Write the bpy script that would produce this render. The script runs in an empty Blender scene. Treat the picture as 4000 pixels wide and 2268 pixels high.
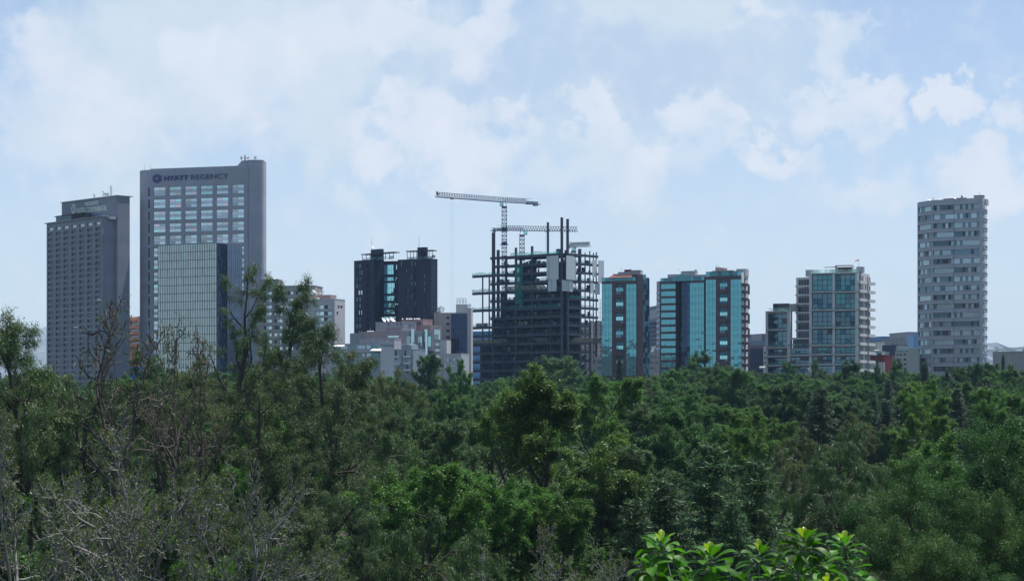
import bpy, math, random
import numpy as np
from mathutils import Vector, Matrix
SC = bpy.context.scene
DENOISE = True
COL = SC.collection
rad = math.radians
# ------------------------------------------------------------------ camera, world, sun, exposure
FPX, CXP, HOR, CAMZ = 8500.0, 2000.0, 1640.0, 36.0          # focal length and horizon in photo pixels, eye height
cam = bpy.data.cameras.new('camera')
cam.sensor_width = 36.0
cam.lens = 36.0 * FPX / 4000.0
cam.shift_y = (HOR - 1134.0) / 4000.0
cam.clip_start, cam.clip_end = 1.0, 20000.0
camo = bpy.data.objects.new('camera', cam)
camo.location = (0, 0, CAMZ)
camo.rotation_euler = (rad(90), 0, 0)
COL.objects.link(camo)
SC.camera = camo
SC.view_settings.view_transform = 'Standard'
SC.view_settings.look = 'None'
SC.view_settings.exposure = 0.25
SC.view_settings.gamma = 1.0
SUN_DIR = Vector((0.28, 0.13, 0.92)).normalized()
SUN_EL = math.asin(SUN_DIR.z)
SUN_AZ = math.atan2(SUN_DIR.x, SUN_DIR.y)
sun = bpy.data.lights.new('sun', 'SUN')
sun.energy = 5.0
sun.angle = rad(0.5)
sun.color = (1.0, 0.96, 0.90)
suno = bpy.data.objects.new('sun', sun)
suno.rotation_euler = SUN_DIR.to_track_quat('Z', 'Y').to_euler()
COL.objects.link(suno)
SC.cycles.max_bounces = 5
SC.cycles.diffuse_bounces = 3
SC.cycles.glossy_bounces = 3
SC.cycles.transmission_bounces = 3
SC.cycles.transparent_max_bounces = 8
SC.cycles.volume_bounces = 0
SC.cycles.use_denoising = DENOISE
SC.cycles.denoising_prefilter = 'ACCURATE'
SC.cycles.denoising_input_passes = 'RGB_ALBEDO_NORMAL'
SC.cycles.caustics_reflective = False
SC.cycles.caustics_refractive = False

W = bpy.data.worlds.new('World')
SC.world = W
W.use_nodes = True
wt = W.node_tree
wt.nodes.clear()
def N(nt, kind, **kw):
    n = nt.nodes.new(kind)
    for k, v in kw.items():
        setattr(n, k, v)
    return n
def setin(nt, n, i, v):
    if v is None:
        return
    if isinstance(v, bpy.types.NodeSocket):
        nt.links.new(v, n.inputs[i])
    else:
        n.inputs[i].default_value = v
def M_(nt, op, a, b=None, c=None, clamp=False):
    n = N(nt, 'ShaderNodeMath', operation=op, use_clamp=clamp)
    setin(nt, n, 0, a); setin(nt, n, 1, b); setin(nt, n, 2, c)
    return n.outputs[0]
def MIX(nt, f, a, b, mode='MIX'):
    n = N(nt, 'ShaderNodeMix', data_type='RGBA', blend_type=mode)
    n.clamp_factor = True
    setin(nt, n, 0, f)
    for i, v in ((6, a), (7, b)):
        if isinstance(v, tuple) and len(v) == 3:
            v = (*v, 1.0)
        setin(nt, n, i, v)
    return n.outputs[2]
def SMOOTH(nt, v, a, b, c=0.0, d=1.0):
    n = N(nt, 'ShaderNodeMapRange', interpolation_type='SMOOTHSTEP')
    setin(nt, n, 0, v); setin(nt, n, 1, a); setin(nt, n, 2, b); setin(nt, n, 3, c); setin(nt, n, 4, d)
    return n.outputs[0]
def NOISE(nt, vec, scale, detail=4.0, rough=0.55, out=0):
    n = N(nt, 'ShaderNodeTexNoise')
    if vec is not None:
        nt.links.new(vec, n.inputs['Vector'])
    n.inputs['Scale'].default_value = scale
    n.inputs['Detail'].default_value = detail
    n.inputs['Roughness'].default_value = rough
    return n.outputs[out]

WS = 0.10                                                     # world strength
def build_sky():
    nt = wt
    tc = N(nt, 'ShaderNodeTexCoord').outputs['Generated']
    sky = N(nt, 'ShaderNodeTexSky', sky_type='NISHITA')
    sky.sun_disc = False
    sky.sun_elevation = SUN_EL
    sky.sun_rotation = SUN_AZ
    sky.altitude = 2200.0
    sky.air_density, sky.dust_density, sky.ozone_density = 1.0, 1.5, 1.0
    sp = N(nt, 'ShaderNodeSeparateXYZ'); nt.links.new(tc, sp.inputs[0])
    x, y, z = sp.outputs
    ay = M_(nt, 'MAXIMUM', M_(nt, 'ABSOLUTE', y), 0.15)
    nw = NOISE(nt, tc, 30.0, 6.0, 0.58, 1)
    nsp = N(nt, 'ShaderNodeSeparateColor'); nt.links.new(nw, nsp.inputs[0])
    n1, n2, n3 = nsp.outputs
    fine = NOISE(nt, tc, 75.0, 4.0, 0.56)
    warp = 0.085
    u = M_(nt, 'MULTIPLY_ADD', M_(nt, 'SUBTRACT', n1, 0.5), warp, M_(nt, 'DIVIDE', x, ay))
    v = M_(nt, 'MULTIPLY_ADD', M_(nt, 'SUBTRACT', n2, 0.5), warp, M_(nt, 'DIVIDE', z, ay))
    dens = None
    for (px, py, rx, ry, amp) in CLOUDS:
        du = M_(nt, 'MULTIPLY', M_(nt, 'SUBTRACT', u, (px - CXP) / FPX), FPX / rx)
        dv = M_(nt, 'MULTIPLY', M_(nt, 'SUBTRACT', v, (HOR - py) / FPX), FPX / ry)
        # flat, fading bases: below its centre a cloud reaches further and softer
        dv = M_(nt, 'MULTIPLY', dv, M_(nt, 'MULTIPLY_ADD', SMOOTH(nt, dv, -0.4, 0.1), 0.45, 0.55))
        d2 = M_(nt, 'ADD', M_(nt, 'MULTIPLY', du, du), M_(nt, 'MULTIPLY', dv, dv))
        b = M_(nt, 'MULTIPLY', M_(nt, 'SUBTRACT', 1.0, d2, clamp=True), amp)
        dens = b if dens is None else M_(nt, 'MAXIMUM', dens, b)
    puff = M_(nt, 'MULTIPLY_ADD', M_(nt, 'SUBTRACT', fine, 0.5), 1.9, dens)
    body = SMOOTH(nt, puff, -0.15, 0.80)
    core = SMOOTH(nt, M_(nt, 'MULTIPLY_ADD', M_(nt, 'SUBTRACT', n3, 0.5), 2.6, dens), 0.22, 1.25)
    veil = SMOOTH(nt, M_(nt, 'MULTIPLY_ADD', M_(nt, 'SUBTRACT', NOISE(nt, tc, 9.0, 5.0, 0.55), 0.5), 1.5, 0.5), 0.15, 0.85)
    # thin veil is densest low down and to the -x side
    uu = M_(nt, 'DIVIDE', x, ay)
    vv = M_(nt, 'DIVIDE', z, ay)
    veil = M_(nt, 'MULTIPLY', veil, SMOOTH(nt, uu, 0.24, 0.04, 0.35, 1.3))
    hz = M_(nt, 'MAXIMUM', SMOOTH(nt, vv, 0.20, 0.0, 0.40, 0.98), M_(nt, 'MULTIPLY', veil, 0.95), clamp=True)
    hz = M_(nt, 'MULTIPLY', hz, SMOOTH(nt, z, 0.75, 0.25, 0.35, 1.0))
    k = 1.0 / WS
    pale = (0.528 * k, 0.630 * k, 0.735 * k)
    base = MIX(nt, 1.0, sky.outputs[0], (SKY_GAIN[0], SKY_GAIN[1], SKY_GAIN[2]), 'MULTIPLY')
    base = MIX(nt, hz, base, pale)
    # blue-grey shelf of cloud high in the middle
    col = base
    du = M_(nt, 'MULTIPLY', M_(nt, 'SUBTRACT', u, (2350 - CXP) / FPX), FPX / 850)
    dv = M_(nt, 'MULTIPLY', M_(nt, 'SUBTRACT', v, (HOR - 240) / FPX), FPX / 210)
    d2 = M_(nt, 'ADD', M_(nt, 'MULTIPLY', du, du), M_(nt, 'MULTIPLY', dv, dv))
    col = MIX(nt, SMOOTH(nt, d2, 1.2, 0.1, 0.0, 0.85), col, (0.425 * k, 0.545 * k, 0.715 * k))
    col = MIX(nt, M_(nt, 'MULTIPLY', body, 0.68), col, (0.585 * k, 0.662 * k, 0.765 * k))
    col = MIX(nt, M_(nt, 'MULTIPLY', core, 0.55), col, (0.69 * k, 0.722 * k, 0.80 * k))
    bg = N(nt, 'ShaderNodeBackground')
    nt.links.new(col, bg.inputs[0])
    bg.inputs[1].default_value = WS
    out = N(nt, 'ShaderNodeOutputWorld')
    nt.links.new(bg.outputs[0], out.inputs[0])
SKY_GAIN = (1.05, 1.12, 1.22)
CLOUDS = [(330, 360, 420, 260, 0.75), (150, 200, 260, 170, 0.7), (480, 420, 260, 170, 0.9), (1050, 260, 460, 230, 0.7), (1650, 60, 420, 110, 1.0),
          (1330, 40, 500, 130, 0.7), (1760, 500, 350, 140, 1.15), (1560, 520, 200, 90, 0.9), (2770, 440, 170, 110, 1.0), (2330, 480, 200, 70, 0.7),
          (3340, 150, 150, 110, 0.95), (3430, 370, 190, 95, 1.0), (3250, 420, 260, 60, 0.7), (3020, 560, 190, 80, 0.95), (3720, 370, 110, 65, 1.1),
          (3900, 440, 150, 70, 0.9), (3900, 660, 240, 130, 0.95), (3800, 740, 260, 90, 0.7), (1410, 770, 120, 130, 0.75), (690, 530, 130, 60, 0.85),
          (2560, 620, 330, 110, 0.7), (2950, 60, 130, 55, 1.0), (1120, 420, 110, 70, 0.75), (2200, 620, 300, 90, 0.6), (3300, 700, 260, 90, 0.5)]
build_sky()
# ------------------------------------------------------------------ helpers
def X(px, Y): return (px - CXP) / FPX * Y
def Z(py, Y): return CAMZ + (HOR - py) / FPX * Y
GZ = [(-400, 33.0), (20, 33.4), (30, 33.0), (60, 28.5), (95, 20.5), (130, 11.0), (150, 9.5), (200, 12.0), (280, 16.5), (450, 23.0), (600, 28.5), (800, 36.0), (1000, 44.0), (1130, 47.0), (1400, 48.0), (20000, 48.0)]
def gz(Y):
    for (a, za), (b, zb) in zip(GZ, GZ[1:]):
        if Y <= b:
            return za + (zb - za) * max(0.0, (Y - a)) / (b - a)
    return 48.0
def link(o, parent=None):
    COL.objects.link(o)
    if parent is not None:
        o.parent = parent
    return o
def root(name, label, cat, loc, group=None):
    o = bpy.data.objects.new(name, None)
    o.empty_display_size = 0.5
    o.location = loc
    tag(o, label, cat, group)
    return link(o)
def tag(o, label=None, cat=None, group=None, kind=None):
    if label: o['label'] = label
    if cat: o['category'] = cat
    if group: o['group'] = group
    if kind: o['kind'] = kind
    return o
class Face:
    """A vertical facade between two points given as photo column + distance, seen from the camera side."""
    def __init__(s, pa, Ya, pb, Yb):
        s.p = Vector((X(pa, Ya), Ya)); s.q = Vector((X(pb, Yb), Yb))
        d = s.q - s.p
        s.L = d.length; s.r = d / s.L; s.n = Vector((s.r.y, -s.r.x))
    def u(s, px):
        k = (px - CXP) / FPX
        return (k * s.p.y - s.p.x) / (s.r.x - k * s.r.y)
    def Y(s, u): return s.p.y + u * s.r.y
    def z(s, py, px): return Z(py, s.Y(s.u(px)))
    def xy(s, u, o=0.0): return s.p + s.r * u + s.n * o
    def pt(s, u, o, z):
        a = s.xy(u, o)
        return (a.x, a.y, z)
class MB:
    def __init__(s):
        s.v = []; s.f = []; s.m = []; s.mats = []; s.cur = 0
    def mat(s, m):
        if m not in s.mats: s.mats.append(m)
        s.cur = s.mats.index(m)
        return s
    def add(s, vs, fs):
        b = len(s.v)
        s.v.extend(vs)
        for f in fs:
            s.f.append(tuple(i + b for i in f)); s.m.append(s.cur)
        return s
    def hexa(s, c):          # 8 corners: bottom 4 ccw, top 4
        return s.add(c, [(3, 2, 1, 0), (4, 5, 6, 7), (0, 1, 5, 4), (1, 2, 6, 5), (2, 3, 7, 6), (3, 0, 4, 7)])
    def box(s, x0, x1, y0, y1, z0, z1):
        return s.hexa([(x0, y0, z0), (x1, y0, z0), (x1, y1, z0), (x0, y1, z0), (x0, y0, z1), (x1, y0, z1), (x1, y1, z1), (x0, y1, z1)])
    def fbox(s, f, u0, u1, o0, o1, z0, z1):   # o1 = outer
        return s.hexa([f.pt(u0, o1, z0), f.pt(u1, o1, z0), f.pt(u1, o0, z0), f.pt(u0, o0, z0), f.pt(u0, o1, z1), f.pt(u1, o1, z1), f.pt(u1, o0, z1), f.pt(u0, o0, z1)])
    def quad(s, a, b, c, d): return s.add([a, b, c, d], [(0, 1, 2, 3)])
    def prism(s, poly, z0, z1):
        n = len(poly)
        t = z1 if isinstance(z1, (list, tuple)) else [z1] * n
        vs = [(p[0], p[1], z0) for p in poly] + [(p[0], p[1], t[i]) for i, p in enumerate(poly)]
        return s.add(vs, [tuple(range(n - 1, -1, -1)), tuple(range(n, 2 * n))] + [(i, (i + 1) % n, n + (i + 1) % n, n + i) for i in range(n)])
    def tube(s, a, b, r, n=5, r2=None):
        a = Vector(a); b = Vector(b); d = (b - a)
        if d.length < 1e-6: return s
        d.normalize()
        x = d.orthogonal().normalized(); y = d.cross(x)
        r2 = r if r2 is None else r2
        vs = []
        for c, q in ((a, r), (b, r2)):
            for i in range(n):
                t = 2 * math.pi * i / n
                p = c + (x * math.cos(t) + y * math.sin(t)) * q
                vs.append(tuple(p))
        return s.add(vs, [tuple(range(n - 1, -1, -1)), tuple(range(n, 2 * n))] + [(i, (i + 1) % n, n + (i + 1) % n, n + i) for i in range(n)])
    def lattice(s, a, b, w, h, n, r, tri=False):
        """Square (or triangular) lattice boom or mast from a to b with n bays."""
        a = Vector(a); b = Vector(b); d = (b - a).normalized()
        up = Vector((0, 0, 1)) if abs(d.z) < 0.9 else Vector((0, 1, 0))
        sd = d.cross(up).normalized(); up = sd.cross(d).normalized()
        if tri: cs = [sd * (-w / 2), sd * (w / 2), up * h]
        else: cs = [sd * (-w / 2) - up * h / 2, sd * (w / 2) - up * h / 2, sd * (w / 2) + up * h / 2, sd * (-w / 2) + up * h / 2]
        k = len(cs)
        for c in cs: s.tube(a + c, b + c, r, 4)
        for i in range(n):
            p = a + (b - a) * (i / n); q = a + (b - a) * ((i + 1) / n); m = (p + q) / 2
            for j in range(k):
                c1, c2 = cs[j], cs[(j + 1) % k]
                if tri and j > 0:
                    lo, hi = (c1, c2) if j == 1 else (c2, c1)
                    s.tube(p + lo, m + hi, r * .6, 3); s.tube(m + hi, q + lo, r * .6, 3)
                else:
                    s.tube(p + c1, p + c2, r * .6, 3)
                    s.tube(p + (c1 if i % 2 else c2), q + (c2 if i % 2 else c1), r * .6, 3)
        return s
    def mesh(s, name, loc=(0, 0, 0), smooth=False):
        me = bpy.data.meshes.new(name)
        l = Vector(loc)
        me.from_pydata([(p[0] - l.x, p[1] - l.y, p[2] - l.z) for p in s.v], [], s.f)
        for m in s.mats: me.materials.append(m)
        me.polygons.foreach_set('material_index', s.m)
        if smooth: me.polygons.foreach_set('use_smooth', [True] * len(s.f))
        me.update()
        return me
    def build(s, name, parent=None, smooth=False):
        loc = parent_loc(parent)
        return link(bpy.data.objects.new(name, s.mesh(name, loc, smooth)), parent)
def parent_loc(p):
    l = Vector((0, 0, 0))
    while p is not None:
        l += p.location; p = p.parent
    return l
# ------------------------------------------------------------------ materials
def newmat(name):
    m = bpy.data.materials.new(name); m.use_nodes = True
    nt = m.node_tree
    return m, nt, nt.nodes['Principled BSDF']
def wallm(name, col, var=0.18, zline=None, xline=None, streak=0.12, rough=0.85, metal=0.0, lw=0.05, ldark=0.78):
    m, nt, b = newmat(name)
    tc = N(nt, 'ShaderNodeTexCoord').outputs['Object']
    f = M_(nt, 'MULTIPLY_ADD', M_(nt, 'SUBTRACT', NOISE(nt, tc, 0.12, 5, 0.6), 0.5), var * 2.4, 1.0)
    mp = N(nt, 'ShaderNodeMapping'); nt.links.new(tc, mp.inputs[0]); mp.inputs['Scale'].default_value = (1.2, 1.2, 0.05)
    f = M_(nt, 'MULTIPLY', f, M_(nt, 'MULTIPLY_ADD', M_(nt, 'SUBTRACT', NOISE(nt, mp.outputs[0], 0.7, 4, 0.6), 0.5), streak * 2.4, 1.0))
    sp = N(nt, 'ShaderNodeSeparateXYZ'); nt.links.new(tc, sp.inputs[0])
    if zline:
        fr = M_(nt, 'FRACT', M_(nt, 'DIVIDE', sp.outputs[2], zline))
        f = M_(nt, 'MULTIPLY', f, M_(nt, 'MULTIPLY_ADD', M_(nt, 'LESS_THAN', fr, lw), ldark - 1.0, 1.0))
        # whole lifts differ a little in tone
        fl = M_(nt, 'FLOOR', M_(nt, 'DIVIDE', sp.outputs[2], zline * 3))
        wn = N(nt, 'ShaderNodeTexWhiteNoise', noise_dimensions='1D'); nt.links.new(fl, wn.inputs['W'])
        f = M_(nt, 'MULTIPLY', f, M_(nt, 'MULTIPLY_ADD', M_(nt, 'SUBTRACT', wn.outputs[0], 0.5), 0.14, 1.0))
    if xline:
        fr = M_(nt, 'FRACT', M_(nt, 'DIVIDE', M_(nt, 'ADD', sp.outputs[0], sp.outputs[1]), xline))
        f = M_(nt, 'MULTIPLY', f, M_(nt, 'MULTIPLY_ADD', M_(nt, 'LESS_THAN', fr, lw * 1.5), ldark - 1.0, 1.0))
    cn = N(nt, 'ShaderNodeCombineXYZ')
    for i in range(3): nt.links.new(M_(nt, 'MULTIPLY', f, col[i]), cn.inputs[i])
    nt.links.new(cn.outputs[0], b.inputs['Base Color'])
    b.inputs['Roughness'].default_value = rough
    b.inputs['Metallic'].default_value = metal
    b.inputs['Specular IOR Level'].default_value = 0.3
    return m
def glassm(name, col, metal=1.0, rough=0.04, rnd=0.0, wav=0.02, wscale=0.35, spec=0.5):
    m, nt, b = newmat(name)
    tc = N(nt, 'ShaderNodeTexCoord').outputs['Object']
    f = M_(nt, 'MULTIPLY_ADD', M_(nt, 'SUBTRACT', NOISE(nt, tc, 0.2, 3, 0.5), 0.5), 0.22, 1.0)
    if rnd:
        oi = N(nt, 'ShaderNodeObjectInfo').outputs['Random']
        f = M_(nt, 'MULTIPLY', f, M_(nt, 'MULTIPLY_ADD', M_(nt, 'SUBTRACT', oi, 0.5), 2 * rnd, 1.0))
    cn = N(nt, 'ShaderNodeCombineXYZ')
    for i in range(3): nt.links.new(M_(nt, 'MULTIPLY', f, col[i]), cn.inputs[i])
    nt.links.new(cn.outputs[0], b.inputs['Base Color'])
    b.inputs['Metallic'].default_value = metal
    b.inputs['Roughness'].default_value = rough
    b.inputs['Specular IOR Level'].default_value = spec
    if wav:
        bp = N(nt, 'ShaderNodeBump'); bp.inputs['Strength'].default_value = wav
        bp.inputs['Distance'].default_value = 1.0
        nt.links.new(NOISE(nt, tc, wscale, 2, 0.5), bp.inputs['Height'])
        nt.links.new(bp.outputs[0], b.inputs['Normal'])
    return m
def netm(name, col, holes=0.45, scale=3.0):
    m, nt, b = newmat(name)
    tc = N(nt, 'ShaderNodeTexCoord').outputs['Object']
    b.inputs['Base Color'].default_value = (*col, 1)
    b.inputs['Roughness'].default_value = 0.8
    tr = N(nt, 'ShaderNodeBsdfTransparent'); tl = N(nt, 'ShaderNodeBsdfTranslucent'); tl.inputs[0].default_value = (*col, 1)
    mx = N(nt, 'ShaderNodeMixShader'); mx.inputs[0].default_value = 0.5
    nt.links.new(b.outputs[0], mx.inputs[1]); nt.links.new(tl.outputs[0], mx.inputs[2])
    m2 = N(nt, 'ShaderNodeMixShader')
    fac = SMOOTH(nt, NOISE(nt, tc, scale, 3, 0.6), 0.38, 0.62, holes - 0.18, holes + 0.3)
    nt.links.new(fac, m2.inputs[0]); nt.links.new(mx.outputs[0], m2.inputs[1]); nt.links.new(tr.outputs[0], m2.inputs[2])
    nt.links.new(m2.outputs[0], nt.nodes['Material Output'].inputs[0])
    return m
MT = dict(
    conc_violet=wallm('violet_grey_concrete', (0.215, 0.23, 0.285), 0.12, zline=0.95, streak=0.10, ldark=0.9),
    conc_grey=wallm('grey_concrete', (0.31, 0.33, 0.385), 0.14, zline=1.25, streak=0.12, ldark=0.82),
    conc_pale=wallm('pale_concrete', (0.42, 0.43, 0.45), 0.10, streak=0.14),
    conc_mid=wallm('mid_concrete', (0.30, 0.30, 0.30), 0.14, streak=0.2),
    conc_blue=wallm('blue_grey_render', (0.26, 0.31, 0.36), 0.08, streak=0.08),
    frame=wallm('pale_frame_concrete', (0.54, 0.55, 0.56), 0.10, streak=0.14),
    white=wallm('white_render', (0.62, 0.63, 0.64), 0.08, streak=0.10),
    pink=wallm('pink_render', (0.36, 0.30, 0.32), 0.14, streak=0.16),
    rose=wallm('rose_brick', (0.34, 0.24, 0.24), 0.14, streak=0.16, zline=0.8, ldark=0.9),
    slate=wallm('dark_slate_cladding', (0.021, 0.031, 0.064), 0.16, zline=1.95, xline=2.6, streak=0.1, rough=0.6, ldark=0.6, lw=0.09),
    brown=wallm('brown_granite', (0.095, 0.060, 0.066), 0.12, zline=1.2, xline=2.4, streak=0.05, rough=0.5, ldark=0.8),
    darkbrown=wallm('dark_brown_granite', (0.05, 0.038, 0.045), 0.12, zline=1.2, streak=0.05, rough=0.45),
    steel=wallm('dark_primed_steel', (0.050, 0.058, 0.088), 0.25, streak=0.1, rough=0.6),
    steelblue=wallm('blue_crane_paint', (0.016, 0.034, 0.105), 0.15, rough=0.45),
    cranewhite=wallm('pale_crane_paint', (0.42, 0.46, 0.48), 0.15, rough=0.5),
    metalgrey=wallm('galvanised_metal', (0.35, 0.36, 0.38), 0.15, rough=0.45, metal=0.4),
    clad=wallm('white_ribbed_sheet', (0.56, 0.62, 0.64), 0.06, xline=1.1, streak=0.10, rough=0.55, lw=0.10, ldark=0.82),
    slat=wallm('weathered_slats', (0.36, 0.37, 0.37), 0.25, rough=0.8),
    red=wallm('red_paint', (0.15, 0.028, 0.034), 0.12),
    orange=wallm('orange_render', (0.62, 0.30, 0.17), 0.08),
    cream=wallm('cream_render', (0.42, 0.46, 0.43), 0.10, streak=0.12),
    navy=wallm('navy_panels', (0.035, 0.05, 0.10), 0.12, zline=2.5, rough=0.5),
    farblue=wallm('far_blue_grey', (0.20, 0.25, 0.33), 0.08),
    lilac=wallm('lilac_grey', (0.36, 0.36, 0.41), 0.06, zline=3.0),
    purple=wallm('purple_band', (0.19, 0.13, 0.18), 0.1),
    bluepanel=wallm('blue_hoarding', (0.05, 0.14, 0.42), 0.1),
    terracotta=wallm('terracotta_roof', (0.27, 0.09, 0.07), 0.15),
    mullgrey=wallm('dark_grey_mullions', (0.085, 0.10, 0.105), 0.1),
    black=wallm('black_slot', (0.018, 0.019, 0.024), 0.1),
    signpurple=wallm('violet_blue_letters', (0.052, 0.058, 0.19), 0.08, rough=0.4),
    signmint=wallm('frosted_mint_letters', (0.52, 0.62, 0.60), 0.1, rough=0.35),
    signgold=wallm('pale_star', (0.42, 0.42, 0.40), 0.1),
    tent=wallm('white_canvas', (0.80, 0.80, 0.80), 0.04),
    redcloth=wallm('red_cloth', (0.55, 0.06, 0.05), 0.05),
    dishwhite=wallm('white_dish', (0.72, 0.72, 0.72), 0.05, rough=0.5),
    g_pale=glassm('pale_green_mirror', (0.30, 0.345, 0.335), wav=0.05),
    g_navy=glassm('navy_glass', (0.03, 0.046, 0.088), metal=0.9),
    g_panel=glassm('blue_grey_panel', (0.17, 0.21, 0.27), metal=0.7, rough=0.25),
    g_teal=glassm('teal_mirror', (0.112, 0.31, 0.345), wav=0.06),
    g_tealdark=glassm('dark_teal_glass', (0.02, 0.075, 0.115), metal=0.8, wav=0.05),
    g_tealclear=glassm('clear_teal_glass', (0.06, 0.20, 0.22), metal=0.55),
    g_mint=glassm('mint_glass', (0.36, 0.60, 0.56), rnd=0.2),
    g_rosy=glassm('rosy_glass', (0.50, 0.46, 0.50), rnd=0.1),
    g_lav=glassm('curtained_glass', (0.36, 0.39, 0.46), metal=0.7, rnd=0.3, rough=0.1),
    g_sky=glassm('sky_glass', (0.42, 0.53, 0.55), rnd=0.12),
    g_teal_light=glassm('light_teal_glass', (0.30, 0.60, 0.60), rnd=0.15),
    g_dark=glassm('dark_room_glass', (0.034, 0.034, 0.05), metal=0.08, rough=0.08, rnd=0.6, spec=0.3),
    g_office=glassm('office_glass', (0.075, 0.135, 0.165), metal=0.7, rnd=0.4, wav=0.04),
    g_blue=glassm('blue_glass', (0.06, 0.14, 0.27), metal=0.75, rnd=0.25),
    g_curt=glassm('blinds_behind_glass', (0.29, 0.37, 0.41), metal=0.6, rough=0.12, rnd=0.3),
    net=netm('turquoise_net', (0.03, 0.42, 0.36), 0.42),
    netdark=netm('dull_green_net', (0.015, 0.12, 0.12), 0.5),
    rail=netm('tinted_glass_rail', (0.25, 0.50, 0.50), 0.6, 0.3),
)
# ------------------------------------------------------------------ facade helpers
def gaps(a, b, opens):
    out = []; c = a
    for o0, o1 in sorted(opens):
        if o0 > c + 1e-4: out.append((c, o0))
        c = max(c, o1)
    if b > c + 1e-4: out.append((c, b))
    return out
def grid_wall(mb, f, u0, u1, z0, z1, ou, oz, depth, front=0.0):
    for a, b in gaps(u0, u1, ou): mb.fbox(f, a, b, front - depth, front, z0, z1)
    for a, b in ou:
        for c, d in gaps(z0, z1, oz): mb.fbox(f, a, b, front - depth, front - 0.003, c, d)
def win_mesh(name, w, h, nx, ny, frame, panes, seed=0, sill=None, t=0.09, d=0.10):
    """Window in its own frame: x along the wall, -y outwards, z up from its sill."""
    r = random.Random(seed); mb = MB(); mb.mat(frame)
    mb.box(-w / 2, w / 2, -d, 0.0, 0, t); mb.box(-w / 2, w / 2, -d, 0.0, h - t, h)
    mb.box(-w / 2, -w / 2 + t, -d, 0.0, t, h - t); mb.box(w / 2 - t, w / 2, -d, 0.0, t, h - t)
    iw, ih = (w - 2 * t) / nx, (h - 2 * t) / ny
    for i in range(nx):
        for j in range(ny):
            x0 = -w / 2 + t + i * iw; z0 = t + j * ih
            p = panes[j % len(panes)] if isinstance(panes[0], (list, tuple)) else panes
            mb.mat(r.choice(p)); g = 0.03
            a, b_ = r.uniform(-.012, .012), r.uniform(-.012, .012)
            mb.quad((x0 + g, -0.04 + a, z0 + g), (x0 + iw - g, -0.04 - a, z0 + g), (x0 + iw - g, -0.04 - a + b_, z0 + ih - g), (x0 + g, -0.04 + a + b_, z0 + ih - g))
    mb.mat(frame)
    for i in range(1, nx): mb.box(-w / 2 + t + i * iw - max(.04, t * .4), -w / 2 + t + i * iw + max(.04, t * .4), -d * .8, -0.01, t, h - t)
    for j in range(1, ny): mb.box(-w / 2 + t, w / 2 - t, -d * .7, -0.012, t + j * ih - max(.04, t * .4), t + j * ih + max(.04, t * .4))
    if sill:
        mb.mat(sill); mb.hexa([(-w / 2, -.55, -.38), (w / 2, -.55, -.38), (w / 2, 0, -.38), (-w / 2, 0, -.38), (-w / 2, -.5, -.3), (w / 2, -.5, -.3), (w / 2, 0, 0), (-w / 2, 0, 0)])
    return mb.mesh(name)
def put(me, name, parent, f, u, o, z, label=None):
    ob = bpy.data.objects.new(name, me)
    a = f.xy(u, o)
    ob.location = Vector((a.x, a.y, z)) - parent_loc(parent)
    ob.rotation_euler = (0, 0, math.atan2(f.r.y, f.r.x))
    return link(ob, parent)
def panels(mb, f, us, zs, out, jit, rng, gap=0.0):
    """One glass sheet per cell, each hung a hair out of true so that reflections break from pane to pane."""
    for u0, u1 in zip(us, us[1:]):
        for z0, z1 in zip(zs, zs[1:]):
            a, b, c = (rng.uniform(-jit, jit) for _ in range(3))
            mb.quad(f.pt(u0 + gap, out + a, z0 + gap), f.pt(u1 - gap, out + b, z0 + gap), f.pt(u1 - gap, out + b + c, z1 - gap), f.pt(u0 + gap, out + a + c, z1 - gap))
def mullions(mb, f, us, zs, o, t, d, tz=None):
    tz = t if tz is None else tz
    for u in us: mb.fbox(f, u - t / 2, u + t / 2, o - 0.05, o + d, zs[0], zs[-1])
    for z in zs: mb.fbox(f, us[0], us[-1], o - 0.05, o + d - 0.006, z - tz / 2, z + tz / 2)
def lin(a, b, n): return [a + (b - a) * i / n for i in range(n + 1)]
def ext(f, g_depth):
    """footprint behind a face"""
    a, b = f.p, f.q
    return [(a.x, a.y), (b.x, b.y), (b.x - f.n.x * g_depth, b.y - f.n.y * g_depth), (a.x - f.n.x * g_depth, a.y - f.n.y * g_depth)]
def fbase(f): 
    c = f.xy(f.L / 2, -4)
    return Vector((c.x, c.y, gz(c.y)))
def lettering(body, f, px0, py0, px1, py1, pxb0=None, out=0.05, thick=0.35, bold=0.0):
    """Raised letters between two photo points given as the foot and head of the line at its start and end."""
    cu = bpy.data.curves.new('letters', 'FONT'); cu.body = body; cu.size = 1.0; cu.extrude = 0.5; cu.offset = bold; cu.resolution_u = 3
    o = bpy.data.objects.new('letters', cu); COL.objects.link(o)
    dg = bpy.context.evaluated_depsgraph_get()
    me = bpy.data.meshes.new_from_object(o.evaluated_get(dg))
    vs = np.array([v.co[:] for v in me.vertices]); fs = [tuple(p.vertices) for p in me.polygons]
    bpy.data.objects.remove(o); bpy.data.curves.remove(cu); bpy.data.meshes.remove(me)
    mn, mx = vs.min(0), vs.max(0); q = (vs - mn) / (mx - mn)
    u0, u1 = f.u(px0), f.u(px1); z0 = Z(py1, f.Y(u0)); z1 = Z(py0, f.Y(u0))
    mb = MB()
    mb.add([f.pt(u0 + (u1 - u0) * a, out + thick * c, z0 + (z1 - z0) * b) for a, b, c in q], fs)
    return mb
RNG = random.Random(5)
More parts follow.
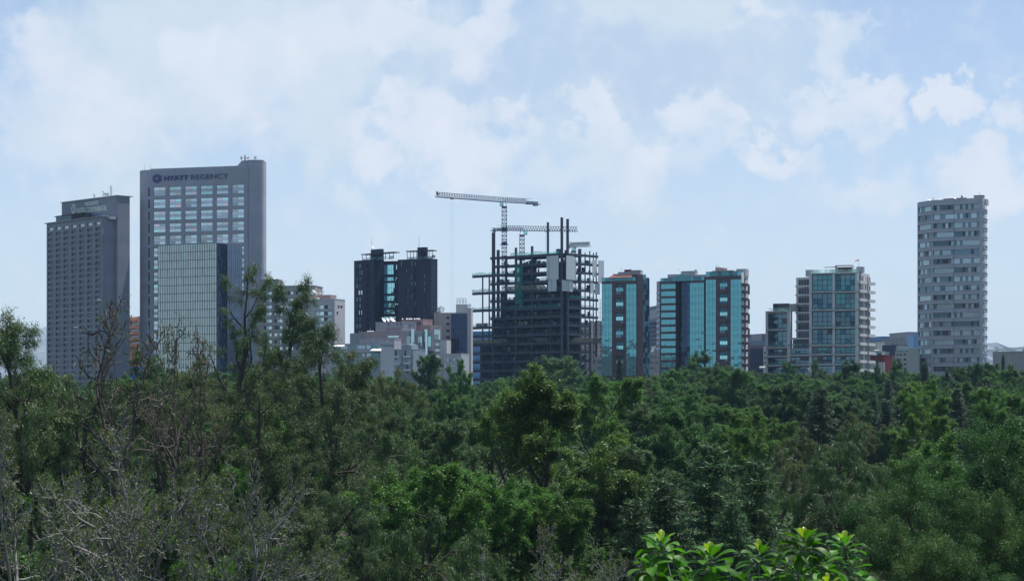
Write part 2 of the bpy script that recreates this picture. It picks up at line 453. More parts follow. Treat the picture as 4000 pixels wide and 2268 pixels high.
# ------------------------------------------------------------------ setting: ground, hills
def depth_to(f, px):
    k = (px - CXP) / FPX
    return (f.q.x - k * f.q.y) / (f.n.x - k * f.n.y)
def build_ground():
    ys = [-350, -100, 0, 20, 30, 45, 60, 75, 95, 112, 130, 150, 175, 200, 280, 450, 600, 800, 1000, 1200, 1400, 2000, 3000, 4500, 7800]
    xs = [-2900, -1500, -700, -400, -200, -100, -50, -20, 0, 20, 50, 100, 200, 400, 700, 1500, 2900]
    mb = MB(); m, nt, b = newmat('forest_floor')
    tc = N(nt, 'ShaderNodeTexCoord').outputs['Object']
    c = MIX(nt, SMOOTH(nt, NOISE(nt, tc, 0.08, 6, 0.6), 0.4, 0.62), (0.018, 0.034, 0.010), (0.032, 0.036, 0.018))
    nt.links.new(c, b.inputs['Base Color']); b.inputs['Roughness'].default_value = 0.95
    mb.mat(m)
    nx = len(xs)
    vs = [(x, y, gz(y)) for y in ys for x in xs]
    mb.add(vs, [(j * nx + i, j * nx + i + 1, (j + 1) * nx + i + 1, (j + 1) * nx + i) for j in range(len(ys) - 1) for i in range(nx - 1)])
    tag(mb.build('ground'), kind='structure')
    # far ridges
    mb = MB().mat(wallm('hazed_hill_scrub', (0.17, 0.21, 0.25), 0.2)); rr = random.Random(3)  # pale blue of distance haze is mixed into the scrub colour
    def ridge(Y, pts, depth):
        n = 60; a, b_ = pts[0][0], pts[-1][0]
        top = []
        for i in range(n + 1):
            px = a + (b_ - a) * i / n
            for (p0, y0), (p1, y1) in zip(pts, pts[1:]):
                if px <= p1 + 1e-6:
                    py = y0 + (y1 - y0) * (px - p0) / (p1 - p0); break
            top.append((X(px, Y), Y + rr.uniform(-60, 60), max(48.5, Z(py + rr.uniform(-2, 2), Y))))
        base0 = [(x, Y - depth, 47.0) for x, y, z in top]; mid = [(x, (y + Y - depth) / 2 + rr.uniform(-90, 90), 48 + (z - 48) * rr.uniform(.5, .66)) for x, y, z in top]
        back = [(x, Y + depth, 47.0) for x, y, z in top]
        vs = base0 + mid + top + back; k = n + 1
        mb.add(vs, [(r * k + i, r * k + i + 1, (r + 1) * k + i + 1, (r + 1) * k + i) for r in range(3) for i in range(n)])
    ridge(3900, [(-900, 1440), (-300, 1380), (-40, 1330), (60, 1300), (130, 1280), (190, 1273), (300, 1300), (520, 1380), (800, 1500)], 900)
    ridge(4100, [(3300, 1500), (3560, 1400), (3700, 1352), (3800, 1340), (3880, 1341), (3960, 1352), (4100, 1380), (4500, 1450), (5100, 1500)], 900)
    tag(mb.build('hills'), kind='structure')
build_ground()

# ------------------------------------------------------------------ long hotel slab (far left)
def slab_hotel():
    f = Face(182, 1348, 398.6, 1300); g = 38; zt = Z(845, 1300); d = depth_to(f, 448)
    R = root('hotel_tower', 'long violet grey hotel slab with rows of small windows and a white sign', 'hotel', fbase(f))
    pxs = [197.5, 227.7, 257.7, 288.7, 319.5, 350.5, 382]
    ou = [(f.u(p - 10.2), f.u(p + 10.2)) for p in pxs]
    zr = Z(917.6, 1348); st = 21.65 * 1348 / FPX
    rows = [zr - k * st for k in range(29)]
    oz = [(z - 1.05, z + .95) for z in rows] + [(Z(896.8, 1348) - .95, Z(896.8, 1348) + .85)]
    mb = MB().mat(MT['conc_violet'])
    grid_wall(mb, f, 0, f.L, g, zt, ou, oz, 0.7)
    mb.prism([f.xy(0, -.7), f.xy(f.L, -.7), f.xy(f.L, -d), f.xy(0, -d)], g, zt)
    mb.build('wall', R)
    fb = Face(241, 1347, 459, 1304); zt2 = Z(764, 1304); d2 = depth_to(fb, 507)
    MB().mat(MT['conc_violet']).prism(ext(fb, d2), g, zt2).build('upper_slab', R)
    MB().mat(MT['conc_violet']).prism([f.xy(4, -d), f.xy(f.L - 1.2, -d), fb.xy(fb.L - 1.6, 0), fb.xy(4, 0)], g, zt - .3).build('link_block', R)
    mb = MB().mat(MT['conc_pale'])
    mb.prism([f.xy(-2.2, .8), f.xy(f.L + .7, .8), f.xy(f.L + .7, -d - 3.5), f.xy(-2.2, -d - 1)], zt, zt + .35)
    mb.build('roof_slab', R)
    MB().mat(MT['conc_pale']).prism([fb.xy(-1, .6), fb.xy(fb.L + .5, .6), fb.xy(fb.L + .5, -d2 - 2.2), fb.xy(-1, -d2 - 2.2)], zt2, zt2 + .35).build('roof_slab', R)
    w0 = ou[0][1] - ou[0][0]; w1 = ou[-1][1] - ou[-1][0]
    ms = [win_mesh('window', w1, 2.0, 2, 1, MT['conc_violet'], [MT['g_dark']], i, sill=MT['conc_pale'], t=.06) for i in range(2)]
    mt = win_mesh('window', w1, 1.8, 1, 1, MT['conc_violet'], [MT['g_pale']], 3, t=.06)
    stuff = MB(); n = 0
    for a, b in ou:
        put(mt, 'top_window', R, f, (a + b) / 2, -.6, oz[-1][0])
    for k, z in enumerate(rows):
        for i, (a, b) in enumerate(ou):
            if n < 100:
                o = put(ms[(i * 7 + k * 3) % 2], 'window', R, f, (a + b) / 2, -.6, z - 1.05); o.scale.x = (b - a) / w1
            else:
                stuff.mat(MT['g_dark']).quad(f.pt(a, -.62, z - 1.05), f.pt(b, -.62, z - 1.05), f.pt(b, -.62, z + .95), f.pt(a, -.62, z + .95))
                stuff.mat(MT['conc_pale']).hexa([f.pt(a, 0.0, z - 1.4), f.pt(b, 0.0, z - 1.4), f.pt(b, -.6, z - 1.4), f.pt(a, -.6, z - 1.4), f.pt(a, .02, z - 1.3), f.pt(b, .02, z - 1.3), f.pt(b, -.6, z - 1.05), f.pt(a, -.6, z - 1.05)])
            n += 1
    tag(stuff.build('window', R), kind='stuff')
    # rooftop restaurant
    ua, ub = f.u(213), f.u(326); m2 = f.u(272)
    mb = MB().mat(MT['black']); mb.fbox(f, ua - 1.5, ub, -6, -.6, zt + 3.6, zt + 4.0)
    mb.fbox(f, m2, ub, -5.5, -1.2, zt + .35, zt + 3.6)
    P = mb.build('roof_pavilion', R)
    mb = MB(); us = lin(ua, m2, 6); panels(mb.mat(MT['g_office']), f, us, [zt + .4, zt + 3.6], -1.2, .05, RNG, .12)
    mb.mat(MT['black'])
    for u in us: mb.fbox(f, u - .12, u + .12, -1.4, -1.1, zt + .4, zt + 3.6)
    mb.build('pavilion_glazing', P)
    # sign
    lettering('PRESIDENTE', fb, 335, 790, 386, 806, thick=.5, bold=.02).mat(MT['signmint']).build('sign_lettering', R)
    lettering('INTER CONTINENTAL', fb, 303, 815, 421, 837, thick=.5, bold=.015).mat(MT['signmint']).build('sign_lettering', R)
    mb = MB().mat(MT['signmint']); u0, u1 = fb.u(281), fb.u(298); uc = (u0 + u1) / 2; zc = Z(817, 1338); hh = 20.5 * 1338 / FPX
    def lens(s, n=24):
        out = []
        for i in range(n):
            t = 2 * math.pi * i / n
            out.append((uc + math.sin(t) * abs(math.sin(t)) ** .35 * (u1 - u0) / 2 * s, zc + math.cos(t) * hh * s))
        return out
    a, b = lens(1.0), lens(.74); n = len(a)
    for i in range(n):
        j = (i + 1) % n
        mb.hexa([fb.pt(a[i][0], .5, a[i][1]), fb.pt(a[j][0], .5, a[j][1]), fb.pt(a[j][0], .05, a[j][1]), fb.pt(a[i][0], .05, a[i][1]),
                 fb.pt(b[i][0], .5, b[i][1]), fb.pt(b[j][0], .5, b[j][1]), fb.pt(b[j][0], .05, b[j][1]), fb.pt(b[i][0], .05, b[i][1])])
    w = (u1 - u0)
    mb.fbox(fb, uc - w * .09, uc + w * .09, .05, .5, zc - hh * .55, zc + hh * .55)
    for s in (-1, 1): mb.fbox(fb, uc - w * .2, uc + w * .2, .05, .48, zc + s * hh * .5 - .15, zc + s * hh * .5 + .15)
    mb.build('sign_emblem', R)
    MB().mat(MT['bluepanel']).fbox(fb, fb.u(340), fb.u(400), .02, .3, Z(842, 1320), Z(839.5, 1320)).build('light_strip', R)
    # roof plant box
    MB().mat(MT['conc_pale']).fbox(f, f.L + .3, f.L + 4.0, -d + 1.6, -d + 5, zt - 1.6, zt - .05).build('roof_plant', R)
    return f, zt, fb, zt2
SH = slab_hotel()

# ------------------------------------------------------------------ tall hotel
def tall_hotel():
    f = Face(560, 1321, 968, 1301); g = 38; zt = Z(649, 1301); zt = (zt + Z(664, 1321)) / 2
    R = root('hotel_tower', 'tall grey concrete hotel with rounded ends and violet lettering', 'hotel', fbase(f))
    # rounded near end of the slab
    Rr = 6.5; Ru = 9.2; dep = 20.0; u0 = f.u(584)
    arc = []
    for i in range(13):
        t = rad(90) * i / 12
        arc.append(f.xy(u0 - Ru * math.sin(t), -Rr + Rr * math.cos(t)))
    arc = arc[::-1]
    zr0 = Z(732, f.Y(f.u(599))); st = 47.4 * f.Y(f.u(599)) / FPX; wh = 34 * f.Y(f.u(599)) / FPX
    cs = [599 + 61.3 * i for i in range(6)]
    ou = [(f.u(p), f.u(p + 47)) for p in cs]
    slot = (f.u(579.8), f.u(584.6))
    nrow = 15
    oz = [(zr0 - k * st - wh, zr0 - k * st) for k in range(nrow)]
    mb = MB().mat(MT['conc_grey'])
    ur = f.u(968)
    grid_wall(mb, f, u0, ur, g, zt, [(a, b) for a, b in [slot] + ou if a > u0] if slot[0] > u0 else ou, oz, .6)
    body = [f.xy(u0, -.6)] + [f.xy(ur, -.6), f.xy(ur, -dep), f.xy(u0 - Ru * .9, -dep)]
    mb.prism(body, g, zt)
    mb.prism(arc + [f.xy(u0, -dep + .2), f.xy(u0 - Ru, -dep + .2)], g, zt - .02)
    mb.build('wall', R)
    MB().mat(MT['conc_grey']).prism([f.xy(u0 + .5, -.15), f.xy(ur, -.15), f.xy(ur, -.55), f.xy(u0 + .5, -.55)], zt + .003, zt + .5).build('parapet', R)
    mb = MB().mat(MT['black'])
    for c, d in oz: mb.fbox(f, slot[0], slot[1], -.2, .03, c, d)
    mb.build('dark_slot', R)
    # rounded stair core and its sloping shoulder
    zc = Z(624, 1300); mb = MB().mat(MT['conc_grey'])
    c = f.xy(ur + 3.6, -3.2); rr = 5.1
    pts = [(c.x + rr * math.cos(rad(a)), c.y + rr * .55 * math.sin(rad(a))) for a in range(-168, 1, 12)]
    x1 = c.x + rr
    pts += [(x1, c.y + 12), (c.x - rr, c.y + 12)]
    mb.prism(pts, g, zc)
    mb.build('stair_core', R)
    ua, ub, uc = f.u(917), f.u(941), f.u(967)
    sh = [f.pt(ua, -1.4, zt - .3), f.pt(uc, -1.4, zt - .3), f.pt(uc, -1.4, zc - .1), f.pt(ub, -1.4, zc - .1)]
    sb = [f.pt(ua, -13, zt - .3), f.pt(uc, -13, zt - .3), f.pt(uc, -13, zc - .1), f.pt(ub, -13, zc - .1)]
    MB().mat(MT['conc_grey']).add(sh + sb, [(0, 1, 2, 3), (7, 6, 5, 4), (0, 4, 5, 1), (1, 5, 6, 2), (2, 6, 7, 3), (3, 7, 4, 0)]).build('sloping_shoulder', R)
    w = ou[0][1] - ou[0][0]
    top = [MT['g_mint'], MT['g_rosy'], MT['g_sky'], MT['g_sky'], MT['g_pale']]; mid = [MT['g_lav'], MT['g_lav'], MT['g_curt']]; low = [MT['g_sky'], MT['g_sky'], MT['g_mint'], MT['g_sky'], MT['g_curt'], MT['g_rosy'], MT['g_pale']]
    ms = [win_mesh('window', w, wh, 2, 3, MT['conc_grey'], [low, mid, top], 10 + i, t=.1) for i in range(9)]
    for k in range(nrow):
        for i, (a, b) in enumerate(ou):
            if k > 4 and i not in (0, 5) or (k > 8 and i == 5): continue
            put(ms[(i * 5 + k * 4 + k * i) % 9], 'window', R, f, (a + b) / 2, -.5, oz[k][0])
    lettering('HYATT', f, 641.5, 687.5, 737, 706, thick=.5, bold=.035).mat(MT['signpurple']).build('sign_lettering', R)
    lettering('REGENCY', f, 747.5, 682.5, 891, 701.5, thick=.5, bold=-.012).mat(MT['signpurple']).build('sign_lettering', R)
    # hexagonal emblem with a four-point star
    hx0, hx1 = f.u(598), f.u(631); uc = (hx0 + hx1) / 2; rz = 18.5 * 1320 / FPX; ru = (hx1 - hx0) / 2; zc = Z(697.5, f.Y(uc))
    hexp = [(0, 1), (1, .5), (1, -.5), (0, -1), (-1, -.5), (-1, .5)]
    star = []
    for i in range(8):
        q = .34 if i % 2 == 0 else .13; t = math.pi / 4 * i
        star.append((q * math.sin(t), q * math.cos(t) * 1.0))
    mb = MB().mat(MT['signpurple'])
    for i in range(6):      # six facets with fine joints between
        a, b = hexp[i], hexp[(i + 1) % 6]; s = .96
        def P(q, o, k=1.0): return f.pt(uc + q[0] * ru * k, o, zc + q[1] * rz * k)
        o = .5 + .06 * (i % 2)
        mb.hexa([P((0, 0), o), P(a, o), P(b, o), P((0, 0), o), P((0, 0), .05), P(a, .05), P(b, .05), P((0, 0), .05)])
    mb.mat(MT['signgold'])
    mb.add([f.pt(uc + x * ru, .68, zc + y * rz) for x, y in star], [tuple(range(8))])
    mb.build('sign_emblem', R)
    return f, zt, zc
TH = tall_hotel()

# ------------------------------------------------------------------ pale mirror office block
def mirror_block():
    Y1 = 1180; f = Face(617, 1199, 846, Y1); g = 38; zt = Z(948, Y1)
    R = root('office_building', 'pale green mirror glass office block with black mullion grid', 'office block', fbase(f))
    f2 = Face(846, Y1, 888, 1187); f3 = Face(888, 1187, 945, 1192)
    mb = MB().mat(MT['g_navy'])
    mb.prism([f.xy(0, -.3), f.xy(f.L, -.3), f2.xy(f2.L, 0), f3.xy(f3.L, -.2), f3.xy(f3.L, -14), f.xy(0, -24)], g, zt)
    mb.build('core_wall', R)
    us = lin(0, f.L, 25); st = 32.2 * 1190 / FPX
    zs = [zt - .02]; z = zt - st * .95
    while z > g + st: zs.append(z); z -= st
    zs = zs[::-1]
    mb = MB().mat(MT['g_pale']); panels(mb, f, us, zs, -.02, .045, RNG, .02); mb.build('curtain_wall', R)
    mb = MB().mat(MT['mullgrey']); mullions(mb, f, us, zs, 0, .2, .10, .28); mb.build('mullion_grid', R)
    us3 = lin(0, f3.L, 7)
    mb = MB().mat(MT['g_panel']); panels(mb, f3, us3, zs, .05, .03, RNG, .05); mb.build('curtain_wall', R)
    mb = MB().mat(MT['black']); mullions(mb, f3, us3, zs, .05, .12, .06, .1); mb.build('mullion_grid', R)
    MB().mat(MT['conc_pale']).prism([f.xy(0, .05), f.xy(f.L, .05), f2.xy(f2.L, .05), f3.xy(f3.L, .05), f3.xy(f3.L, -14), f.xy(0, -24)], zt + .003, zt + .4).build('roof_edge', R)
    return f, zt, f3
MBK = mirror_block()

# ------------------------------------------------------------------ generic lesser blocks
def block(name, label, cat, faces, py, pxr, mat, dep=12.0, group=None, roofs=(), g=38.0, base_py=None):
    """faces: [(px,Y),...] front line; py: roof line at column pxr."""
    fs = [Face(*a, *b) for a, b in zip(faces, faces[1:])]
    zt = None
    for f in fs:
        if f is fs[0] or min(f.u(pxr), f.L - f.u(pxr)) >= -0.01: zt = f.z(py, pxr)
    R = root(name, label, cat, fbase(fs[0]), group)
    pl = [fs[0].xy(0)] + [f.xy(f.L) for f in fs]
    if len(fs) == 1: pl += [fs[0].xy(fs[0].L, -dep), fs[0].xy(0, -dep)]
    else: pl += [fs[-1].xy(fs[-1].L, 0) + (fs[0].p - fs[0].q).normalized() * fs[0].L]
    z0 = g if base_py is None else fs[0].z(base_py, pxr)
    MB().mat(mat).prism([(p.x, p.y) for p in pl], z0, zt).build('wall', R)
    pl2 = pl
    cx = sum(p.x for p in pl) / len(pl); cy = sum(p.y for p in pl) / len(pl)
    MB().mat(mat).prism([(cx + (p.x - cx) * 1.012, cy + (p.y - cy) * 1.012) for p in pl2], zt + .003, zt + .45).build('parapet', R)
    return R, fs, zt
def windows(R, f, pxs, pys, wpx, hpx, nx, ny, frame, panes, name='window', seed=0, sill=None, t=.08, nmesh=3, skip=()):
    u = f.u(pxs[0]); sc = f.Y(u) / FPX
    rx = 1.0 / max(.2, abs(f.r.x))
    ms = [win_mesh(name, wpx * sc * rx, hpx * sc, nx, ny, frame, panes, seed + i, sill, t) for i in range(nmesh)]
    for i, px in enumerate(pxs):
        for j, py in enumerate(pys):
            if (i, j) in skip: continue
            uu = f.u(px)
            put(ms[(i * 2 + j * 3 + i * j) % nmesh], name, R, f, uu, 0.02, f.z(py + hpx / 2, pxs[0]))
def stepped_apartments():
    R, fs, zt = block('apartment_building', 'grey stepped apartment block behind the tall feathery trees', 'apartment block', [(1000, 1106), (1230, 1100)], 1119, 1083, MT['conc_mid'], 14)
    f = fs[0]
    for a, b in ((1020, 'g_curt'),):
        windows(R, f, [1046, 1088, 1130, 1172, 1210], [1145 + 27 * k for k in range(9)], 33, 14, 3, 1, MT['conc_mid'], [MT['g_curt'], MT['g_dark'], MT['g_sky']], seed=40)
    mb = MB().mat(MT['conc_pale'])
    for k in range(10): mb.fbox(f, 0, f.L, 0, .5, f.z(1131 + 27 * k, 1083) - .35, f.z(1131 + 27 * k, 1083))
    mb.build('floor_band', R)
    MB().mat(MT['conc_mid']).fbox(f, f.u(1010), f.u(1083), -9, -1, zt, f.z(1091, 1083)).build('roof_block', R)
    MB().mat(MT['conc_pale']).fbox(f, f.u(1008), f.u(1086), -9.5, -.5, f.z(1091, 1083), f.z(1091, 1083) + .3).build('roof_slab', R)
    R2, fs, zt2 = block('apartment_building', 'pale concrete apartment tower with wide glazed bays and a blank side', 'apartment block', [(1205, 1094), (1308, 1085), (1348, 1094)], 1169, 1308, MT['conc_pale'])
    f, fs2 = fs
    rows = [1199, 1224, 1247, 1272, 1297, 1322, 1347, 1372]
    windows(R2, f, [1266], rows, 66, 15, 4, 1, MT['conc_pale'], [MT['g_curt'], MT['g_sky'], MT['g_dark'], MT['g_curt']], seed=50)
    mb = MB().mat(MT['conc_pale']); mb.fbox(f, f.L - 1.1, f.L + .1, -.3, .35, 38, zt2 - .01)
    for k in range(8): mb.fbox(f, f.u(1230), f.L - 1.1, 0, .45, f.z(1211 + 24.6 * k, 1308) - .25, f.z(1211 + 24.6 * k, 1308) + .25)
    mb.build('floor_band', R2)
    windows(R2, fs2, [1323, 1334], [1196], 6, 8, 1, 1, MT['conc_mid'], [MT['g_dark']], seed=3)
    windows(R2, fs2, [1318], [1220], 5, 9, 1, 1, MT['conc_mid'], [MT['g_dark']], seed=3)
    MB().mat(MT['rose']).fbox(f, f.u(1196), f.u(1281), -7, -2, zt2, f.z(1150, 1281)).build('roof_block', R2)
    MB().mat(MT['tent']).fbox(f, f.u(1192), f.u(1240), -1.8, 0, zt2 + .5, zt2 + 1.2).build('roof_awning', R2)
stepped_apartments()

# ------------------------------------------------------------------ the two black towers
def black_tower(label, faces, py, pxr, wins, glassy):
    R, fs, zt = block('residential_tower', label, 'tower', faces, py, pxr, MT['slate'])
    return R, fs, zt
def pergola_top(R, f, zt, pa, pb, ca, cb, pyr, pyc, o0=-5.5, o1=-1.2):
    mb = MB().mat(MT['steel']); u0, u1 = f.u(pa), f.u(pb); zr = f.z(pyr, (pa + pb) / 2)
    mb.fbox(f, u0 - .6, u1 + .6, o0, o1 + .6, zr, zr + .4)
    mb.build('pergola_roof', R)
    n = 8
    for i in range(n + 1):
        u = u0 + (u1 - u0) * i / n
        MB().mat(MT['steel']).fbox(f, u - .13, u + .13, o1 - .2, o1, zt, zr).build('pergola_post', R)
    MB().mat(MT['rail']).fbox(f, u0, u1, o1 + .05, o1 + .12, zt, zt + 1.7).build('glass_rail', R)
    mb = MB().mat(MT['slate']); mb.fbox(f, f.u(ca), f.u(cb), o0 + .6, o1 - 1.6, zt, f.z(pyc, (ca + cb) / 2)); mb.build('roof_core', R)
def twin_towers():
    R, fs, zt = black_tower('black slate clad tower with stacked mint glass corner balconies', [(1383, 1176), (1462, 1165), (1500, 1171)], 1016, 1462, 0, 0)
    f, f2 = fs
    rows = [1039 + 26 * k for k in range(11)]; r = random.Random(8)
    ms = [win_mesh('window', wpx * 1170 / FPX * 1.3, 17 * 1170 / FPX, 1, 2, MT['black'], [m], 3, t=.06) for wpx in (8, 4.2) for m in (MT['g_panel'], MT['g_sky'])]
    for k, py in enumerate(rows):
        for px in ((1395 if k % 3 != 1 else 1404), 1407 if k % 3 != 1 else 1413):
            lit = k in (4, 7)
            put(ms[(2 if r.random() < .35 else 0) + (1 if lit else 0)], 'window', R, f, f.u(px), .03, f.z(py + 8.5, 1395))
    dk = win_mesh('window', 15 * 1170 / FPX * 1.3, 17 * 1170 / FPX, 1, 1, MT['black'], [MT['black']], 1)
    for py in rows: put(dk, 'louvred_window', R, f, f.u(1437), .02, f.z(py + 8.5, 1395))
    for k, py in enumerate(rows):
        if k % 2: put(ms[3], 'window', R, f2, f2.u(1486 + (k * 5) % 10), .03, f2.z(py + 8, 1480))
    # glass corner
    g1 = Face(1500, 1168, 1537, 1165.6); g2 = Face(1537, 1165.6, 1556, 1166)
    MB().mat(MT['slate']).prism([g1.xy(0, -1.2), g1.xy(g1.L, -1.2), g2.xy(g2.L, -1.2), g2.xy(g2.L, -9), g1.xy(0, -9)], 38, zt - .3).build('balcony_core', R)
    bands = [(1033, 1071), (1082, 1096, 'open'), (1104, 1146), (1155, 1174), (1183, 1200), (1209, 1225), (1236, 1252), (1262, 1290)]
    last = 1019
    for b in bands:
        top, bot = b[0], b[1]
        mb = MB().mat(MT['slate'])
        for gg in (g1, g2): mb.fbox(gg, 0, gg.L, -1.1, .25, g1.z(top, 1537), g1.z(last, 1537))
        mb.build('balcony_slab', R)
        mb = MB()
        for gg, mt in ((g1, MT['g_teal_light']), (g2, MT['g_sky'])):
            mb.mat(mt); panels(mb, gg, lin(0, gg.L, 4), lin(g1.z(bot, 1537), g1.z(top, 1537), 2), -.1, .05, RNG, .08)
            mb.mat(MT['g_tealdark']); 
            if len(b) == 3 or r.random() < .5: mb.quad(gg.pt(0, .0, g1.z(bot, 1537)), gg.pt(gg.L * .35, .0, g1.z(bot, 1537)), gg.pt(gg.L * .35, .0, g1.z(top, 1537)), gg.pt(0, .0, g1.z(top, 1537)))
        mb.build('balcony_glazing', R)
        last = bot
    pergola_top(R, f, zt, 1409, 1530, 1433, 1473, 990, 972)
    R, fs2, zt2 = black_tower('plain black slate tower with narrow slit windows and roof pergola', [(1554, 1155), (1685, 1146), (1709, 1152)], 1012.5, 1685, 0, 0)
    f = fs2[0]; rows = [1030 + 26 * k for k in range(10)]
    dk = win_mesh('window', 14 * 1150 / FPX, 17 * 1150 / FPX, 1, 1, MT['black'], [MT['black']], 1); sl = win_mesh('window', 3.5 * 1150 / FPX, 17 * 1150 / FPX, 1, 1, MT['black'], [MT['g_panel']], 1, t=.05)
    for k, py in enumerate(rows):
        put(dk if k % 3 else sl, 'louvred_window', R, f, f.u(1622), .02, f.z(py + 8, 1622))
        for q in range(2): put(sl, 'window', R, f, f.u(r.choice([1568, 1588, 1594, 1608, 1658])), .02, f.z(py + 8, 1600))
        for q in (0, 1): put(sl, 'window', R, fs2[1], fs2[1].u((1692 if q else 1701) + k % 3), .02, fs2[1].z(py + 8, 1700))
    pergola_top(R, f, zt2, 1586, 1684, 1620, 1654, 980, 964)
    return zt, zt2, fs, fs2
TT = twin_towers()

# ------------------------------------------------------------------ low blocks between the towers
def low_blocks():
    K = {}
    R, fs, zt = block('low_building', 'low grey pink block with a long blank wall and glazed balconies', 'building', [(1411, 1096), (1582, 1080), (1687, 1087)], 1294, 1582, MT['pink'])
    f, f2 = fs; K['F1'] = (f, zt)
    MB().mat(MT['conc_blue']).fbox(f2, .05, f2.L, .003, .35, f2.z(1310, 1600), zt - .02).build('cornice', R)
    MB().mat(MT['conc_blue']).fbox(f2, .05, f2.L, .003, .25, f2.z(1366, 1600), f2.z(1352, 1600)).build('cornice', R)
    windows(R, f2, [1595, 1640, 1675], [1331], 16, 41, 3, 1, MT['conc_blue'], [MT['g_sky'], MT['g_curt'], MT['g_teal_light']], seed=61)
    windows(R, f2, [1595, 1640, 1675], [1375, 1402], 38, 15, 2, 1, MT['conc_blue'], [MT['g_sky'], MT['g_dark'], MT['g_curt']], seed=62)
    for px in (1609, 1661):
        c = f2.xy(f2.u(px), .9); MB().mat(MT['g_sky']).tube((c.x, c.y, 38), (c.x, c.y, zt + 1.2), 1.0, 12).build('glass_tube', R)
    windows(R, f, [1537], [1314], 46, 9, 2, 1, MT['conc_blue'], [MT['g_curt'], MT['g_sky']], seed=63)
    MB().mat(MT['conc_blue']).prism([f.xy(-7, .4), f.xy(1, .4), f.xy(1, -9), f.xy(-7, -9)], 38, f.z(1300, 1411)).build('side_wing', R)
    R, fs, zt = block('low_building', 'low pinkish service block carrying three large white dishes', 'building', [(1467, 1118), (1570, 1112), (1624, 1118)], 1259, 1570, MT['lilac'])
    K['F2'] = (fs[0], zt)
    windows(R, fs[0], [1518, 1552, 1564], [1266], 5, 8, 1, 1, MT['conc_mid'], [MT['g_dark']], seed=2)
    windows(R, fs[1], [1574, 1598, 1604, 1615], [1269], 4, 7, 1, 1, MT['conc_mid'], [MT['g_dark']], seed=2)
    MB().mat(MT['rose']).fbox(fs[0], fs[0].u(1508), fs[0].L, 0, .6, fs[0].z(1285, 1540), fs[0].z(1281.5, 1540)).build('ledge', R)
    R, fs, zt = block('low_building', 'upper pinkish roof house with a row of small dishes', 'building', [(1568, 1135), (1653, 1128)], 1249, 1653, MT['rose'], 9)
    K['F2b'] = (fs[0], zt)
    windows(R, fs[0], [1633, 1641], [1263], 7, 15, 1, 1, MT['conc_mid'], [MT['g_dark'], MT['g_sky']], seed=2)
    R, fs, zt = block('low_building', 'rosy brick and grey block with tall paired windows', 'building', [(1622, 1124), (1680, 1116), (1725, 1120)], 1272, 1680, MT['rose'])
    f2 = fs[1]
    MB().mat(MT['conc_mid']).fbox(f2, -.02, f2.L, .004, .3, 38, zt - .02).build('grey_front', R)
    f2b = Face(1680, 1115.7, 1725, 1119.7)
    windows(R, f2b, [1708], [1306], 24, 40, 3, 2, MT['conc_mid'], [MT['g_sky'], MT['g_curt'], MT['g_sky']], seed=64)
    windows(R, f2b, [1708], [1345, 1367, 1392], 22, 11, 3, 1, MT['conc_mid'], [MT['g_sky'], MT['g_curt']], seed=65)
    # white grey flats in front
    R, fs, zt = block('apartment_building', 'low pale blue grey flats with long balconies and a white tent', 'apartment block', [(1296, 996), (1486, 985), (1540, 991)], 1343, 1486, MT['conc_blue'])
    f, f2 = fs; K['F3'] = (f, zt)
    for py, h in ((1356, 15), (1387, 16), (1414, 16), (1442, 14)):
        windows(R, f, [1335, 1405, 1455], [py], 46, h, 3, 1, MT['white'], [MT['g_tealclear'], MT['g_office'], MT['g_curt']], seed=py)
    for py in (1372, 1401, 1428): MB().mat(MT['conc_pale']).fbox(f, 0, f.L - 5, .05, 1.3, f.z(py, 1400) - .5, f.z(py, 1400) + .5).build('balcony', R)
    MB().mat(MT['tent']).prism([f.xy(f.u(1456), 2.6), f.xy(f.u(1498), 2.6), f.xy(f.u(1490), .1), f.xy(f.u(1460), .1)], f.z(1371, 1470), [f.z(1369, 1470), f.z(1370, 1470), f.z(1361, 1470), f.z(1359, 1470)]).build('white_awning', R)
    MB().mat(MT['tent']).prism([f.xy(f.u(1300), 2.0), f.xy(f.u(1347), 2.0), f.xy(f.u(1351), -1), f.xy(f.u(1318), -1)], zt - 1.1, [zt - .8, zt - .8, zt + .3, zt + .3]).build('white_awning', R)
    R, fs, zt = block('apartment_building', 'pale flats with stacked glass balconies beside the glass tubes', 'apartment block', [(1538, 1010), (1614, 1004)], 1366, 1590, MT['conc_blue'], 10)
    f = fs[0]
    for py in (1386, 1412, 1438):
        windows(R, f, [1555, 1592], [py], 26, 38, 3, 1, MT['white'], [MT['g_curt'], MT['g_sky'], MT['g_dark']], seed=py)
        for a, b in ((1546, 1566), (1582, 1606)):
            MB().mat(MT['white']).fbox(f, f.u(a), f.u(b), .05, 1.3, f.z(py + 11, 1570), f.z(py + 3, 1570)).build('balcony', R)
    MB().mat(MT['conc_blue']).fbox(f, f.u(1570), f.u(1604), -6, -.5, zt, f.z(1346, 1590)).build('roof_room', R)
    MB().mat(MT['tent']).fbox(f, f.u(1568), f.u(1596), -6.3, -.1, f.z(1346, 1590), f.z(1344, 1590)).build('white_awning', R)
    R, fs, zt = block('low_building', 'pink rooftop house with ladders above the pale flats', 'building', [(1404, 1050), (1540, 1044)], 1326, 1470, MT['lilac'], 9)
    windows(R, fs[0], [1514], [1334], 9, 10, 1, 1, MT['conc_mid'], [MT['g_curt']], seed=1)
    for px in (1456, 1462): c = fs[0].xy(fs[0].u(px), .2); MB().mat(MT['white']).tube((c.x, c.y, zt - 3), (c.x, c.y, zt + 1), .08, 4).build('ladder', R)
    # block with the dark glass strip
    R, fs, zt = block('office_building', 'grey concrete block with a dark navy glass strip and rooftop frame', 'office block', [(1695, 1140), (1838, 1138)], 1224, 1760, MT['conc_mid'], 10)
    f = fs[0]; K['F4'] = (f, zt)
